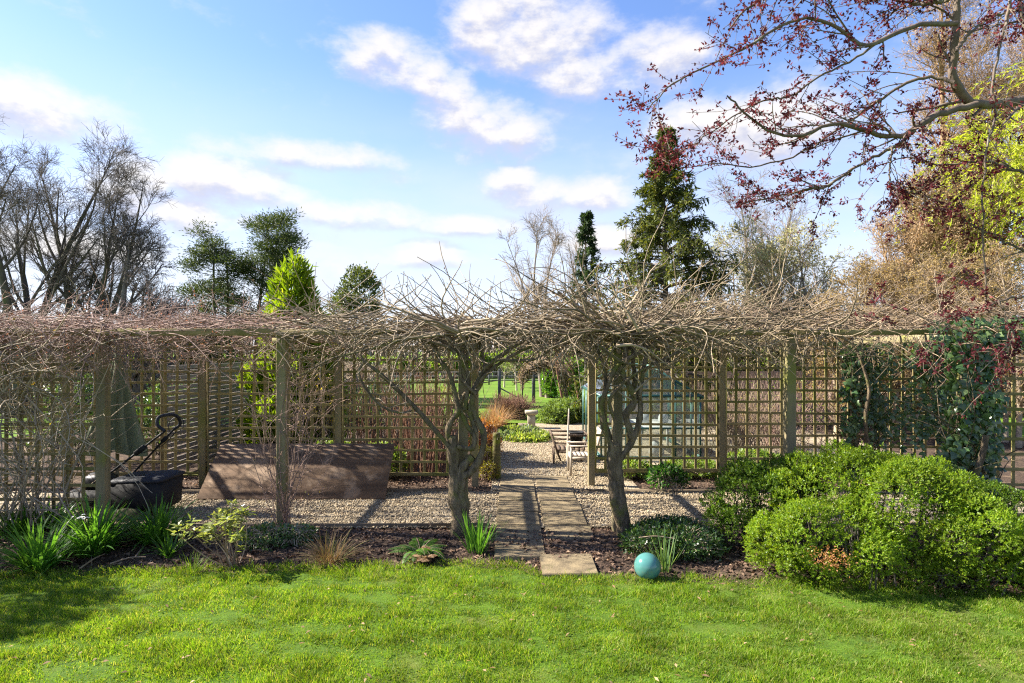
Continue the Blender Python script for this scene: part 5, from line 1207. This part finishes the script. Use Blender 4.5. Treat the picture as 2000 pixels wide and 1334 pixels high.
# hedges and woods far off
def mass(name, label, cat, xr, y, h0, h1, n, mat, seed, leafm=None, depth=3.0):
    rs = np.random.RandomState(seed); g = G(); x = rs.uniform(*xr, n); yy = y + depth * rs.rand(n)
    H = h0 + (h1 - h0) * (.5 + .5 * fbm2(x * .25, yy * .1, seed)).clip(0, 1.2) * (.55 + .45 * rs.rand(n))
    P = whips(np.stack([x, yy, 0 * x], 1), np.stack([.12 * rs.randn(n), .12 * rs.randn(n), np.ones(n)], 1), H, 6, .06, (0, 0, .01), rs); sc = y / 600.0
    R = taper(np.full(n, sc * 1.3), sc * .4, 6); g.tubes(P, R, 3)
    P2, R2 = kids(P, R, 6, .25, .98, 20, 55, h0 * .2, h1 * .28, 4, .1, (0, 0, .03), rs, .6, sc * .4); g.tubes(P2, R2, 3)
    P3, R3 = kids(P2, R2, 3, .2, .98, 20, 60, h0 * .06, h1 * .12, 3, .1, (0, 0, .03), rs, .7, sc * .3); g.tubes(P3, R3, 3)
    o = g.build(name, mat); tag(o, label, cat, kind='stuff')
    if leafm:
        C, D = along(P2, rs, 8, .1, 1); o2 = G().leaves(C, D + rs.randn(len(C), 3), y * .006, y * .003, rs=rs).build(name + '_leaves', leafm); tag(o2, label + ' foliage', cat, kind='stuff')
mass('far_wood', 'distant bare wood along the horizon', 'wood', (-150, 130), 95, 4.5, 8, 2600, BG, 221, None, 12)
whippy('twiggy_shrub', 'tan twiggy shrub behind the right trellis between the right hand posts', (5.2, 13.5, 0), 160, 1.0, 1.9, M['tan_twig'], 225, .6, .35, .007, 3, (OCH, 1, .04, .025))
whippy('twiggy_shrub', 'red brown twiggy shrub behind the right trellis near the ivy', (6.6, 14.5, 0), 160, 1.0, 2.0, M['red_twig'], 226, .6, .35, .007, 3, (LG, 1, .05, .03))
mass('hedge', 'thick twiggy hedge beyond the garden on the right', 'hedge', (3.5, 22), 22, 1.8, 3.0, 900, M['tan_twig'], 222, LG, 2.5)
mass('far_hedge', 'twiggy green hedge across the field beyond the orchard', 'hedge', (-40, 45), 52, 1.2, 2.4, 1500, M['grey_twig'], 223, LG, 2)
mass('back_hedge', 'brown leafless hedge behind the left planting', 'hedge', (-26, -5), 23, 1.6, 2.4, 800, M['grey_twig'], 224, None, 2)

# ------------------------------------------------------------------ copper leaved tree overhanging from the right
ct = thing('copper_leaved_tree', 'overhanging boughs with small dark red leaves at upper right', 'tree', (6.6, 5.6, 0)); rs = np.random.RandomState(231)
LIMBS = [([(2330, 420), (2240, 260), (2100, 195), (1990, 197), (1905, 203), (1868, 165), (1862, 120), (1866, 60), (1872, -20), (1880, -160)], [5.5, 5.0], .050, .024),
         ([(1905, 203), (1840, 220), (1785, 250), (1765, 266), (1716, 263), (1658, 246), (1619, 244), (1560, 266), (1497, 253), (1448, 214), (1420, 185)], [5.15, 4.8], .030, .006),
         ([(1785, 252), (1765, 275), (1697, 312), (1620, 360), (1570, 372), (1500, 388), (1440, 400)], [5.1, 5.3], .017, .005),
         ([(1866, 46), (1799, 49), (1750, 63), (1711, 85), (1668, 80), (1629, 51), (1580, 37), (1531, 46), (1463, 90), (1414, 112), (1346, 146), (1297, 175), (1263, 219)], [5.0, 4.6], .022, .004),
         ([(1870, -10), (1830, 4), (1780, 6), (1720, -12)], [5.0, 5.2], .022, .010),
         ([(1862, 165), (1833, 151), (1785, 156), (1740, 180), (1690, 215), (1640, 250), (1560, 300), (1480, 325), (1400, 320), (1330, 330)], [5.0, 5.4], .016, .004),
         ([(1990, -80), (1975, 0), (1958, 60), (1945, 130), (1940, 185), (1945, 219), (1931, 273), (1921, 341), (1921, 458), (1926, 590)], [4.7, 4.8], .012, .006),
         ([(2060, 380), (2000, 341), (1960, 324), (1921, 317), (1828, 321), (1770, 307), (1700, 330)], [5.0, 5.3], .014, .004),
         ([(2080, 520), (2000, 490), (1960, 470), (1920, 450), (1870, 420)], [4.8, 4.8], .012, .005),
         ([(2080, 560), (2000, 576), (1930, 595), (1850, 622), (1770, 646)], [4.5, 4.7], .010, .004),
         ([(1950, 585), (1965, 620), (1985, 670), (1982, 690)], [4.5, 4.45], .008, .004),
         ([(1745, 285), (1738, 330), (1745, 365), (1790, 380)], [5.1, 5.0], .009, .004),
         ([(1711, 85), (1660, 120), (1600, 150), (1540, 190), (1480, 200), (1400, 250), (1340, 290), (1290, 310)], [4.9, 4.9], .010, .004),
         ([(2060, 150), (2010, 70), (1992, 10), (1985, -80)], [4.9, 5.0], .018, .012),
         ([(1866, 100), (1900, 60), (1950, 30), (2010, 10)], [5.0, 5.2], .014, .008),
         ([(1872, -20), (1760, -60), (1640, -60), (1540, -30), (1470, 10), (1420, 60)], [5.0, 4.7], .022, .006)]
g = G(); tw = G(); LP = []
for i, (pts, dd, r0, r1) in enumerate(LIMBS):
    P, R = stem_path(pts, dd, r0, r1, 36, .006, i); P, R = knobbly(P, R, rs, .05); g.tubes(P, R, 8)
    n = 16 if r1 < .012 else 7
    if i in (6, 7, 8, 9, 10): n = 7
    if len(pts) == 10 and i == 0: n = 8
    P1, R1 = kids(P[None], R[None], n, .3 if i == 0 else .12, 1, 22, 60, .25, .85, 9, .10, (-.02, 0, -.012), rs, .45, .0035, .3); tw.tubes(P1, R1, 4)
    P2, R2 = kids(P1, R1, 4, .15, 1, 25, 65, .10, .38, 6, .12, (0, 0, -.01), rs, .7, .0025, .3); tw.tubes(P2, R2, 3)
    LP += [P1, P2]
    if i: LP.append(P[None, 10:])
T0 = np.array([Pt(2330, 420, 5.5)]) ; base = np.array([6.6, 5.6, 0])
g.tubes(spline([base - (0, 0, .1), base + (.05, 0, 1.5), base + (-.05, -.05, 3.0), Pt(2330, 420, 5.5), Pt(2350, 150, 5.6), Pt(2360, -300, 5.8)], 24), np.linspace(.17, .08, 24), 12)
g.build('trunk', M['bark_copper'], ct, smooth=True); tw.build('twigs', M['bark_copper'], ct)
M['copper'] = leaf_mat('dark_red_leaf', (.075, .017, .026), (.125, .028, .036), .36, .6, .12, c3=(.17, .05, .045), tint=(1.5, .8, .8))
g = G()
for P in LP:
    C, D = along(P, rs, 5 if P.shape[1] < 20 else 26, .12, 1); k = rs.rand(len(C)) < (.7 if C[:, 0].mean() < 3.9 else .42); C, D = C[k], D[k]; m = len(C)
    for j in range(5):
        sel = rs.rand(m) < .8; g.leaves(C[sel] + .012 * rs.randn(sel.sum(), 3), D[sel] * .4 + rs.randn(sel.sum(), 3), .020 + .026 * rs.rand(sel.sum()), .013 + .008 * rs.rand(sel.sum()), rs=rs)
g.build('leaves', M['copper'], ct)
